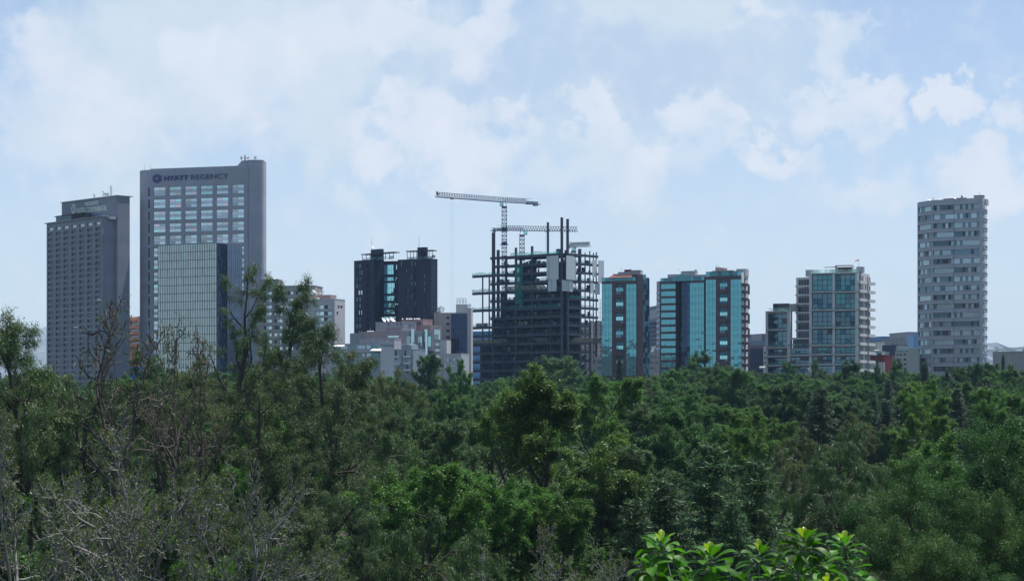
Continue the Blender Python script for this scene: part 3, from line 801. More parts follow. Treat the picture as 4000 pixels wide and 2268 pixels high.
    us = lin(f.u(1763), f.u(1825), 8); zs = lin(38, zt - .3, 14)
    mb = MB().mat(MT['g_navy']); panels(mb, f, us, zs, .08, .02, RNG, .04); mb.build('dark_glazing', R)
    mb = MB().mat(MT['black']); mullions(mb, f, us, zs, .08, .12, .08); mb.build('mullion_grid', R)
    windows(R, f, [1750], [1240 + 25.5 * k for k in range(8)], 14, 12, 1, 1, MT['conc_pale'], [MT['g_dark'], MT['g_office']], seed=70)
    MB().mat(MT['conc_pale']).fbox(f, f.u(1826), f.u(1841), -6, .6, 38, f.z(1202, 1833)).build('end_wall', R)
    MB().mat(MT['conc_pale']).fbox(f, f.u(1778), f.u(1823), -9, -3, zt, f.z(1187, 1800)).build('roof_block', R)
    mb = MB().mat(MT['steel']); z0, z1 = f.z(1187, 1800), f.z(1163, 1800)
    for px in (1781, 1792, 1803, 1814):
        for o in (-4, -8): mb.tube(f.pt(f.u(px), o, z0), f.pt(f.u(px), o, z1), .12, 4)
    for zz in (z1, (z0 + z1) / 2): mb.tube(f.pt(f.u(1781), -4, zz), f.pt(f.u(1814), -4, zz), .1, 4)
    mb.build('roof_frame', R)
    R, fs, zt = block('low_building', 'small white block with a balustrade and tight window grid', 'building', [(1733, 1060), (1801, 1056)], 1384, 1760, MT['conc_pale'], 9)
    windows(R, fs[0], [1741 + 8.6 * i for i in range(8)], [1402, 1428, 1452, 1478], 6, 13, 1, 2, MT['conc_pale'], [MT['g_curt'], MT['g_dark'], MT['g_sky']], seed=72)
    R, fs, zt = block('low_building', 'slim cream stair tower behind the small white block', 'building', [(1722, 1070), (1745, 1069)], 1332, 1727, MT['conc_pale'], 6, base_py=1470)
    return K
LB = low_blocks()
# ------------------------------------------------------------------ unfinished steel frame
def steel_frame():
    f = Face(1926, 1269, 2194, 1237); f2 = Face(2214, 1238, 2334, 1257); g = 38
    R = root('unfinished_tower', 'dark unfinished steel frame tower with turquoise nets and white cladding sheets', 'construction site', fbase(f))
    z0 = Z(988, 1237); fl = 34.6 * 1237 / FPX; zs = [z0 - fl * k for k in range(20)]
    uL = f.u(1848)
    back = f2.q + (f.p - f.q) * .9
    S = MT['steel']
    GP = MB()
    for k, z in enumerate(zs):
        if z < g + 1: break
        left = uL if (k in (2, 4, 6, 8) or k >= 9) else (f.u(1918) if k != 1 else f.u(1926))
        mb = MB().mat(S)
        bl = back + (f.p - f.q).normalized() * (-left if left < 0 else 0) * .55
        pl = [f.xy(left, .6), f.xy(f.L, .6), f2.xy(0, .5), f2.xy(f2.L, .5), back, bl]
        mb.prism([(p.x, p.y) for p in pl], z - .25, z)
        mb.fbox(f, left, f.L + .6, -.1, .75, z - 1.45, z + .05)
        mb.fbox(f2, 0, f2.L, -.1, .65, z - 1.35, z + .05)
        for o in (-9, -18): mb.fbox(f, max(left, 0) + 2, f.L, o - .3, o, z - .9, z - .26)
        mb.build('floor_slab', R)
        bright = k in (0, 2, 4, 6)
        mb = MB().mat(MT['net'] if bright else MT['netdark'])
        rr = random.Random(k); u = {0: f.u(1997), 1: f.u(2018)}.get(k, left); end = f.L - 1 if k not in (2,) else f.u(2012)
        us = [u]
        while us[-1] < end - .5: us.append(min(end, us[-1] + rr.uniform(1.5, 5)))
        nv = []
        for q in us: o = .8 + rr.uniform(0, .2); nv += [f.pt(q, o, z), f.pt(q, o + rr.uniform(0, .15), z + rr.uniform(.7, 2.0))]
        mb.add(nv, [(2 * i, 2 * i + 2, 2 * i + 3, 2 * i + 1) for i in range(len(us) - 1)])
        mb.build('safety_net', R)
        if k % 2 == 1 or k > 3:
            mb = MB().mat(MT['netdark'] if k != 5 else MT['net'])
            mb.quad(f2.pt(1, .72, z), f2.pt(f2.L * .85, .72, z), f2.pt(f2.L * .85, .72, z + 1.2), f2.pt(1, .72, z + 1.4)); mb.build('safety_net', R)
        mb = GP.mat(MT['metalgrey'])
        for i in range(12):
            a = left + (f.L - left) * i / 11; mb.tube(f.pt(a, .7, z), f.pt(a, .7, z + 2.0), .05, 3)
        for i in range(8):
            a = f2.L * i / 7; mb.tube(f2.pt(a, .6, z), f2.pt(a, .6, z + 1.9), .05, 3)
    tag(GP.build('guard_post', R), kind='stuff')
    def colm(ff, px, py, w, o=0.0, zb=g, m=S):
        u = ff.u(px); MB().mat(m).fbox(ff, u - w / 2, u + w / 2, o - w, o, zb, ff.z(py, px)).build('column', R)
    for px, py, w, o in ((1926, 908, 1.5, .3), (1935, 975, 1.3, -2), (2015, 967, 1.1, .4), (2078, 961, 1.1, .4), (2113, 865, 1.0, -6), (2196, 849, 1.15, .9), (2150, 996, .9, .3), (2046, 1000, .8, -9), (2098, 1000, .8, -12), (1972, 1010, .8, -14)):
        colm(f, px, py, w, o)
    for px, py, w, o in ((2216, 855, 1.15, .8), (2232, 975, 1.6, -3), (2265, 972, 1.4, .6), (2303, 980, .5, .4), (2312, 985, .5, -5), (2328, 985, .5, .5), (2334, 986, .45, -3)):
        colm(f2, px, py, w, o)
    for px in (2309, 2333): colm(f2, px, 1252, 1.7, .9, m=MT['conc_mid'])
    for px, o in ((1880, -1), (1897, -3)):
        u = f.u(px); MB().mat(S).fbox(f, u - .3, u + .3, o - .6, o, g, f.z(1078, px)).build('column', R)
    MB().mat(wallm('core_with_ceiling_shade', (0.026, 0.028, 0.036), 0.3)).fbox(f, f.u(1990), f.L - 2, -20, -7, g, zs[4]).build('core_wall', R)  # near-black colour carries the ceiling shade of the lower floors
    for a, b, t in ((1856, 1906, 10), (1910, 1933, 7), (1935, 1955, 4), (1956, 1994, 5)): MB().mat(MT['black']).fbox(f, f.u(a), f.u(b), -5.5, -4.6, g, zs[t]).build('core_wall', R)  # thin black sheets added to stand in for interior shade between floors
    MB().mat(MT['black']).fbox(f2, 1.2, f2.L * .34, -4.5, -3.6, g, zs[3]).build('core_wall', R)  # black sheet added to darken the see-through right wing
    MB().mat(MT['black']).fbox(f2, f2.L * .62, f2.L * .8, -9, -8, g, zs[6]).build('core_wall', R)  # another added black sheet, darkening deeper in the same wing
    MB().mat(S).fbox(f, f.u(2140), f.L - 5, -16, -10, zs[4], zs[1]).build('core_wall', R)
    MB().mat(MT['black']).fbox(f, f.u(2000), f.u(2028), -11, -8, zs[6], zs[1]).build('core_wall', R)
    for px, o in ((1950, -6), (1990, -10), (2030, -13), (2060, -5), (2128, -12), (2165, -7), (2090, -20), (2010, -19)): MB().mat(S).fbox(f, f.u(px) - .5, f.u(px) + .5, o - 1, o, g, zs[0]).build('column', R)
    r3 = random.Random(12)
    mb = MB().mat(MT['metalgrey'])      # ducts, stair flights and loose props standing on the decks
    for k in range(1, 15):
        for q in range(12):
            u = r3.uniform(2, f.L - 2); h = r3.uniform(.6, 3.0); o = r3.uniform(-6, -2)
            mb.mat(r3.choice([MT['metalgrey'], S, S, MT['slat']])).fbox(f, u, u + r3.uniform(.3, 2.4), o - .6, o, zs[k], zs[k] + h)
        for q in range(3):
            u = r3.uniform(2, f2.L - 2); mb.mat(S).fbox(f2, u, u + r3.uniform(.3, 1.6), -3, -2, zs[k], zs[k] + r3.uniform(1, 3))
    tag(mb.build('site_clutter', R), kind='stuff')
    # white cladding sheets
    C = MT['clad']
    def sheet(ff, a, b, pt, pb, o):
        pr = ff.u((a + b) / 2); Yr = ff.Y(pr)
        MB().mat(C).fbox(ff, ff.u(a), ff.u(b), o, o + .25, Z(pb, Yr), Z(pt, Yr)).build('cladding_panel', R)
    sheet(f, 2145, 2192, 1000, 1092, 2.2); sheet(f, 2148, 2181, 1093, 1138, 1.6)
    sheet(f2, 2200, 2229, 1000, 1093, 2.2); sheet(f2, 2229.6, 2238, 1004, 1095, 1.8); sheet(f2, 2189, 2211, 1094, 1137, 1.2); sheet(f2, 2212, 2230, 1096, 1139, 1.2)
    sheet(f2, 2309, 2325, 1015, 1082, 1.0); sheet(f2, 2327, 2348, 1018, 1107, 2.0); sheet(f2, 2301, 2314, 1104, 1146, .8); sheet(f2, 2318, 2337, 1107, 1150, 1.0)
    # catch platforms
    def fan(ff, a, b, k, dz=2.4, do=3.4):
        mb = MB(); u0, u1 = ff.u(a), ff.u(b); z = zs[k] + .1; n = 9
        mb.mat(MT['slat'])
        for i in range(n):
            t0, t1 = i / n, (i + .62) / n
            mb.hexa([ff.pt(u0, .8 + do * t0, z + dz * t0), ff.pt(u1, .8 + do * t0, z + dz * t0), ff.pt(u1, .8 + do * t1, z + dz * t1), ff.pt(u0, .8 + do * t1, z + dz * t1),
                     ff.pt(u0, .8 + do * t0, z + dz * t0 + .06), ff.pt(u1, .8 + do * t0, z + dz * t0 + .06), ff.pt(u1, .8 + do * t1, z + dz * t1 + .06), ff.pt(u0, .8 + do * t1, z + dz * t1 + .06)])
        mb.mat(S)
        for i in range(9):
            u = u0 + (u1 - u0) * i / 8; mb.tube(ff.pt(u, .75, z - .1), ff.pt(u, .85 + do, z + dz), .14, 4)
        mb.build('catch_platform', R)
    fan(f, 1984, 2140, 4); fan(f, 1846, 1994, 10); fan(f, 2100, 2152, 10); fan(f2, 2224, 2300, 10); fan(f2, 2303, 2334, 10)
    # netted hoist shaft and scaffold
    u0, u1 = f.u(2023), f.u(2046); mb = MB().mat(MT['net'])
    mb.fbox(f, u0, u1, .5, 2.4, zs[5] - 3, zs[1] - 1); mb.build('hoist_shaft_net', R)
    mb = MB().mat(S)
    for i in range(4):
        for px in (2337, 2343, 2349):
            u = f2.u(px); mb.tube(f2.pt(u, .8 + i % 2, zs[9]), f2.pt(u, .8 + i % 2, zs[5]), .07, 4)
    for k in range(9):
        z = zs[9] + (zs[5] - zs[9]) * k / 8; mb.tube(f2.pt(f2.u(2330), .9, z), f2.pt(f2.u(2351), .9, z), .08, 4)
    mb.build('scaffold', R)
    mb = MB().mat(MT['slat']); mb.lattice(f.pt(f.u(2096), 1.6, zs[13]), f.pt(f.u(2101), 1.6, zs[12] + .6), .5, .05, 9, .06); mb.build('ladder', R)
    MB().mat(MT['metalgrey']).fbox(f, f.u(1858), f.u(1892), -3, -.4, zs[8], zs[8] + 2.2).build('site_cabin', R)
    MB().mat(MT['navy']).fbox(f, f.u(2168), f.u(2180), -3, -1, zs[0], zs[0] + 2.6).build('site_cabin', R)
    return f, f2, zs
SF = steel_frame()
def crane(label, px, Y, py_head, tip, tail, mat, cabside, zbase, bays=(26, 10), trolley=None, seed=1, mw=2.7):
    hz = Z(py_head, Y); x = X(px, Y)
    R = root('tower_crane', label, 'crane', (x, Y, zbase), 'tower cranes over the steel frame')
    MB().mat(mat).lattice((x, Y, zbase), (x, Y, hz - 3.0), mw, mw, int((hz - zbase) / 2.4), .24).build('mast', R)
    mb = MB().mat(mat); mb.box(x - 1.5, x + 1.5, Y - 1.5, Y + 1.5, hz - 3.3, hz - 2.4)
    for i in range(4):
        dx, dy = (1, 1, -1, -1)[i], (1, -1, -1, 1)[i]; mb.tube((x + dx * 1.2, Y + dy * 1.2, hz - 2.4), (x + dx * .5, Y + dy * .5, hz + 2), .16, 4)
    mb.build('slewing_ring', R)
    T = Vector((X(tip[0], tip[2]), tip[2], Z(tip[1], tip[2]))); A = Vector((x, Y, hz)); B = Vector((X(tail[0], tail[2]), tail[2], Z(tail[1], tail[2])))
    d = (T - A).normalized()
    MB().mat(mat).lattice(A, T, 1.5, 2.7, bays[0], .17, True).build('jib', R)
    C = A + (B - A) * .62
    MB().mat(mat).lattice(A, C, 1.5, 2.7, bays[1], .17, True).build('counter_jib', R)
    mb = MB().mat(mat); e = (B - C); sdv = d.cross(Vector((0, 0, 1))).normalized()
    def slab(m_, p, q, w, h0, h1):
        m_.hexa([tuple(p - sdv * w + Vector((0, 0, h0))), tuple(q - sdv * w + Vector((0, 0, h0))), tuple(q + sdv * w + Vector((0, 0, h0))), tuple(p + sdv * w + Vector((0, 0, h0))),
                 tuple(p - sdv * w + Vector((0, 0, h1))), tuple(q - sdv * w + Vector((0, 0, h1))), tuple(q + sdv * w + Vector((0, 0, h1))), tuple(p + sdv * w + Vector((0, 0, h1)))])
    slab(mb, C, B, 1.0, -.45, -.1)
    mb.tube(C + Vector((0, 0, .9)), B + Vector((0, 0, 1.3)), .05, 4); mb.build('counter_deck', R)
    mb = MB().mat(MT['cranewhite']); slab(mb, C + e * .05, C + e * .52, .75, -.08, 1.35); mb.build('winch_box', R)
    mb = MB().mat(MT['conc_pale']); slab(mb, C + e * .58, C + e * .82, .95, -1.2, 1.25); mb.build('counterweight', R)
    mb = MB().mat(mat); mb.tube(C + e * .2, C + e * .1 + Vector((0, 0, 2.8)), .12, 4); mb.tube(C + e * .02 + Vector((0, 0, 2.7)), C + e * .45 + Vector((0, 0, 2.95)), .1, 4); mb.build('pulley_frame', R)
    mb = MB().mat(MT['g_teal_light']); c = Vector((x, Y - 1.0, hz - 1.4)) + d * cabside
    mb.hexa([(c.x - 1.1, c.y - .9, c.z - 1), (c.x + .9, c.y - .9, c.z - 1), (c.x + .9, c.y + .9, c.z - 1), (c.x - 1.1, c.y + .9, c.z - 1), (c.x - 1.2, c.y - .9, c.z + 1), (c.x + 1.2, c.y - .9, c.z + 1), (c.x + 1.2, c.y + .9, c.z + 1), (c.x - 1.2, c.y + .9, c.z + 1)])
    cb = mb.build('cab', R)
    mb = MB().mat(MT['cranewhite']); mb.box(c.x - 1.3, c.x + 1.3, c.y - 1.0, c.y + 1.0, c.z + 1.0, c.z + 1.25); mb.box(c.x - 1.2, c.x + 1.0, c.y - 1.0, c.y - .93, c.z - 1.1, c.z - .5); mb.build('cab_roof', cb)
    if trolley:
        t, drop = trolley; p = A + (T - A) * t; mb = MB().mat(mat); slab(mb, p - d * .9, p + d * .9, .7, -.55, -.1); mb.build('trolley', R)
        mb = MB().mat(MT['metalgrey'])
        for s in (-.8, .8): mb.tube(p + d * s + Vector((0, 0, -.5)), p + d * s + Vector((0, 0, -drop)), .045, 4)
        mb.build('hoist_rope', R)
        mb = MB().mat(mat); q = p + Vector((0, 0, -drop)); mb.box(q.x - .9, q.x + .9, q.y - .4, q.y + .4, q.z - .7, q.z); mb.build('hook_block', R)
    return R, T
def cranes():
    zb = Z(1130, 1262)
    R, T = crane('tallest tower crane, its long jib reaching over the open sky', 1970, 1262, 790, (1703, 769.5, 1231), (2107, 797, 1272), MT['steelblue'], 1.9, Z(1440, 1262), (28, 11), (.77, 83))
    x, Y = X(1970, 1262), 1262
    mb = MB().mat(MT['steelblue'])
    for pa, pb in ((876, 900), (930, 955)): mb.box(x - 1.65, x + 1.65, Y - 1.65, Y + 1.65, Z(pb, Y), Z(pa, Y) - 2.2); mb.box(x - 2.3, x + 2.3, Y - 2.3, Y + 2.3, Z(pb, Y) - .2, Z(pb, Y))
    mb.build('climbing_frame', R)
    mb = MB().mat(MT['black']); mb.tube(T, T + Vector((.4, 0, 3.6)), .09, 4); mb.quad(tuple(T + Vector((.4, 0, 3.6))), tuple(T + Vector((1.6, 0, 1.6))), tuple(T + Vector((1.0, 0, .8))), tuple(T + Vector((.3, 0, 1.6)))); mb.build('tip_flag', R)
    crane('middle tower crane whose level jib passes behind the tall bare columns', 2039, 1272, 901, (2255, 904, 1277), (1917, 898.5, 1268), MT['steelblue'], 2.2, Z(1440, 1272), (22, 11), (.45, 24))
    crane('small pale crane behind the corner columns with a short foreshortened jib', 2240, 1285, 965, (2303, 963, 1246), (2218, 962, 1300), MT['cranewhite'], 1.8, Z(1440, 1285), (24, 5), None)
cranes()

# ------------------------------------------------------------------ teal towers
def bay(R, f, pa, pb, ptop, n, per, brown):
    w = f.u(pb) - f.u(pa); sc = f.Y(f.u(pa)) / FPX; uc = (f.u(pa) + f.u(pb)) / 2
    ms = [win_mesh('bay_window', w, 44 * sc, 3, 3, MT['darkbrown'], [[MT['g_dark'], MT['g_office'], MT['g_tealdark']], [MT['g_teal_light'] if i else MT['g_teal']], [MT['g_tealdark'], MT['g_dark']]], 80 + i, t=.1) for i in range(3)]
    for k in range(n):
        zt = f.z(ptop + per * k, pa); zb = zt - 44 * sc
        put(ms[k % 3], 'bay_window', R, f, uc, -.26, zb)
        MB().mat(MT['brown']).fbox(f, uc - w / 2 - .25, uc + w / 2 + .25, -.3, 1.1, zb - 10.5 * sc, zb + .6).build('bay_balcony', R)
def teal_strip(R, f, pa, pb, n, ptop, pbot, first=20, second=8.2):
    zs = []; p = ptop; i = 0
    while p < pbot: zs.append(f.z(p, pa)); p += first if i % 2 == 0 else second; i += 1
    zs = zs[::-1]; us = lin(f.u(pa), f.u(pb), n)
    mb = MB().mat(MT['g_teal']); panels(mb, f, us, zs, .04, .035, RNG, .02); mb.build('mirror_glazing', R)
    mb = MB().mat(MT['darkbrown']); mullions(mb, f, us, zs, .04, .08, .05, .1); mb.build('mullion_grid', R)
def terrace(R, f, pa, pb, pt, pb_, n=10):
    z0, z1 = f.z(pb_, pa) + .02, f.z(pt, pa); us = lin(f.u(pa), f.u(pb), n); mb = MB()
    for i, (a, b) in enumerate(zip(us, us[1:])):
        mb.mat(MT['g_teal'] if i in (0, n - 1) else MT['g_tealclear'] if i % 3 else MT['g_office']); mb.quad(f.pt(a + .05, -.25, z0), f.pt(b - .05, -.25, z0), f.pt(b - .05, -.3, z1), f.pt(a + .05, -.3, z1))
    mb.mat(MT['darkbrown'])
    for u in us: mb.fbox(f, u - .06, u + .06, -.4, -.2, z0, z1)
    mb.fbox(f, us[0], us[-1], -.42, -.18, z1, z1 + .12)
    mb.build('terrace_glazing', R)
    MB().mat(MT['slate']).fbox(f, us[0] + .3, us[-1] - .3, -6, -2.5, z0, z1 - .6).build('terrace_room', R)
def teal_towers():
    g = 38
    f = Face(2351, 1208, 2486.5, 1200); f2 = Face(2486.5, 1200, 2537, 1210)
    R = root('office_tower', 'narrow teal mirror glass tower with a brown granite central bay', 'glass tower', fbase(f))
    zt = f.z(1099, 2351)
    mb = MB().mat(MT['brown']); mb.prism([f.xy(0, -.3), f.xy(f.L, -.3), f2.xy(f2.L, 0), f2.xy(f2.L, 0) + (f.p - f.q)], g, zt); mb.build('core_wall', R)
    mb = MB().mat(MT['brown'])
    mb.fbox(f, 0, f.L, -.35, .25, f.z(1108.5, 2351), zt)
    for a, b in ((2391, 2405), (2434.5, 2446)): mb.fbox(f, f.u(a), f.u(b), -.35, .2, g, f.z(1108.5, 2351) - .01)
    mb.build('granite_frame', R)
    teal_strip(R, f, 2351.3, 2391, 3, 1109, 1475); teal_strip(R, f, 2446, 2486, 3, 1109, 1475)
    bay(R, f, 2405, 2434.5, 1109, 7, 56.4, True)
    us = lin(f2.u(2512), f2.L, 4); zs = lin(g, zt + 1.5, 26)
    mb = MB().mat(MT['g_tealdark']); panels(mb, f2, us, zs, .06, .03, RNG, .03); mb.build('dark_glazing', R)
    MB().mat(MT['darkbrown']).fbox(f2, .05, f2.u(2511), -3, .3, g, f2.z(1072, 2500)).build('corner_pier', R)
    MB().mat(MT['g_tealdark']).fbox(f2, f2.u(2511), f2.L, -4, -.1, zt + .02, f2.z(1083, 2520)).build('side_parapet', R)
    MB().mat(MT['g_teal']).fbox(f2, f2.u(2511), f2.u(2522), .1, .3, f2.z(1091, 2515), f2.z(1071.5, 2515)).build('glass_fin', R)
    terrace(R, f, 2351, 2486, 1085, 1099, 10)
    z1 = f.z(1085, 2351)
    ro = [f.pt(f.u(2372), -1.5, z1 + .1), f.pt(f.u(2490), -1.5, z1 + .1), f.pt(f.u(2488), -5, z1 + 1.6), f.pt(f.u(2378), -5, z1 + 1.6)]
    MB().mat(MT['terracotta']).hexa([f.pt(f.u(2372), -1.5, z1 - .4), f.pt(f.u(2490), -1.5, z1 - .4), f.pt(f.u(2488), -5, z1 - .4), f.pt(f.u(2378), -5, z1 - .4)] + ro).build('sloping_roof', R)
    mb = MB().mat(MT['conc_mid']); mb.fbox(f, f.u(2404), f.u(2452), -8, -4, z1, f.z(1062, 2351)); mb.fbox(f, f.u(2452), f.u(2490), -8.5, -4.5, z1, f.z(1056, 2351)); mb.fbox(f, f.u(2384), f.u(2404), -8, -4.2, z1, f.z(1069, 2351)); mb.build('plant_room', R)
    MB().mat(MT['red']).fbox(f, f.u(2428), f.u(2451), -7, -4.3, f.z(1062, 2351), f.z(1053, 2351)).build('red_tank_cover', R)
    # wide block
    f = Face(2577.6, 1192, 2895, 1171); f3 = Face(2895, 1171, 2922, 1179)
    R = root('office_tower', 'wide teal mirror glass block with brown bands and a dark recess', 'glass tower', fbase(f))
    z1 = f.z(1097, 2660); z2 = f.z(1079, 2825)
    a, b, c, d = f.u(2577.6), f.u(2639), f.u(2695), f.u(2753)
    dd = 15
    mb = MB().mat(MT['brown']); mb.prism([f.xy(0, -.3), f.xy(b, -.3), f.xy(b, -4.5), f.xy(c, -4.5), f.xy(c, -.3), f.xy(d, -.3), f.xy(d, -dd), f.xy(0, -dd)], g, z1)
    mb.prism([f.xy(d + .01, -.3), f.xy(f.L, -.3), f3.xy(f3.L, -.1), f3.xy(f3.L, -.1) + (f.p - f.q) * .42], g, z2); mb.build('core_wall', R)
    mb = MB().mat(MT['brown']); mb.fbox(f, 0, b, -.3, .25, f.z(1109.5, 2600), z1); mb.fbox(f, c, d, -.3, .25, f.z(1104.5, 2720), z1); mb.fbox(f, d + .1, f.L, -.3, .25, f.z(1090.5, 2825), z2)
    for p, q in ((2796.5, 2810.5), (2841.5, 2854)): mb.fbox(f, f.u(p), f.u(q), -.35, .2, g, f.z(1090.5, 2825) - .01)
    for k in range(13): mb.fbox(f, 0, b, -.3, .3, f.z(1136.5 + 27.7 * k, 2600), f.z(1128.3 + 27.7 * k, 2600))
    mb.fbox(f, 0, .7, -.3, .28, g, f.z(1109.5, 2600)); mb.build('granite_frame', R)
    for k in range(13):
        mb = MB().mat(MT['g_teal']); us = lin(.7, b, 3); zz = [f.z(1128.3 + 27.7 * k, 2600), f.z(1109.5 + 27.7 * k, 2600)]
        panels(mb, f, us, zz, .03, .03, RNG, .03); mb.build('mirror_glazing', R)
    teal_strip(R, f, 2695, 2750, 5, 1105, 1475); teal_strip(R, f, 2757, 2796.5, 3, 1091, 1475); teal_strip(R, f, 2854, 2895, 3, 1091, 1475)
    MB().mat(MT['black']).fbox(f, f.u(2750.4), f.u(2756.5), -.3, .1, g, z1 + .5).build('dark_slot', R)
    fr = Face(2639.5, 1194, 2694.5, 1188.5)
    us = lin(b, c, 5); mb = MB(); zs = lin(g, z1 - .2, 27)
    mb.mat(MT['g_navy']); panels(mb, f, us[:4], zs, -4.4, .05, RNG, .05); mb.mat(MT['g_tealdark']); panels(mb, f, us[3:], zs, -4.3, .08, RNG, .05); mb.build('recess_glazing', R)
    bay(R, f, 2810.5, 2841.5, 1091, 7, 56.4, True)
    terrace(R, f, 2580, 2638, 1087, 1099, 5); terrace(R, f, 2695, 2750, 1080, 1095.5, 5); terrace(R, f, 2757, 2894, 1062, 1080, 9)
    # glass gable over the recess
    zg = f.z(1098, 2640); mb = MB().mat(MT['g_tealclear'])
    pk = f.u(2664)
    mb.hexa([f.pt(b - 1, .2, zg), f.pt(pk, .6, zg), f.pt(pk, -5, zg), f.pt(b - 1, -5, zg), f.pt(b - 1, .2, f.z(1083, 2640)), f.pt(pk, .6, f.z(1072, 2640)), f.pt(pk, -5, f.z(1072, 2640)), f.pt(b - 1, -5, f.z(1083, 2640))])
    mb.hexa([f.pt(pk, .6, zg), f.pt(c + .5, .2, zg), f.pt(c + .5, -5, zg), f.pt(pk, -5, zg), f.pt(pk, .6, f.z(1072, 2640)), f.pt(c + .5, .2, f.z(1080, 2640)), f.pt(c + .5, -5, f.z(1080, 2640)), f.pt(pk, -5, f.z(1072, 2640))])
    mb.build('glass_gable', R)
    # side with planted balconies
    MB().mat(MT['white']).fbox(f3, .1, f3.L, -.3, .2, g, z2 + 2.0).build('side_wall', R)
    MB().mat(MT['black']).fbox(f3, f3.L * .42, f3.L * .56, .2, .25, g, z2 - 1).build('dark_slot', R)
    for k in range(13):
        py = 1105 + 28.6 * k; MB().mat(MT['darkbrown']).fbox(f3, .2, f3.L * .72, .25, 1.5, f3.z(py + 10, 2895), f3.z(py, 2895)).build('side_balcony', R)
        if k % 2 == 0: MB().mat(MT['brown']).fbox(f3, f3.L - .4, f3.L + 1.1, -.5, .6, f3.z(py + 42, 2895), f3.z(py + 3, 2895)).build('side_screen', R)
    zr = z1 + 2.4
    mb = MB().mat(MT['conc_pale']); mb.fbox(f, f.u(2597), f.u(2648), -9, -4, z1, f.z(1070, 2600)); mb.fbox(f, f.u(2646), f.u(2702), -9, -5, z1, f.z(1058, 2650)); mb.fbox(f, f.u(2706), f.u(2750), -8, -4, z1, f.z(1071, 2720)); mb.build('plant_room', R)
    MB().mat(MT['tent']).fbox(f, f.u(2650), f.u(2698), -9.2, -4.8, f.z(1058, 2650), f.z(1056.5, 2650)).build('plant_roof', R)
    mb = MB().mat(MT['rose']); mb.prism([f.xy(f.u(2784), -4), f.xy(f.u(2820), -4), f.xy(f.u(2820), -8), f.xy(f.u(2784), -8)], z2, [f.z(1041, 2784), f.z(1046, 2784), f.z(1044, 2784), f.z(1040, 2784)]); mb.build('plant_room', R)
    MB().mat(MT['conc_pale']).fbox(f, f.u(2866), f.u(2902), -9, -4, z2, f.z(1048, 2880)).build('plant_room', R)
    MB().mat(MT['slat']).fbox(f, f.u(2778), f.u(2858), -4, -1.2, f.z(1060, 2800), f.z(1056, 2800)).build('terrace_canopy', R)
teal_towers()

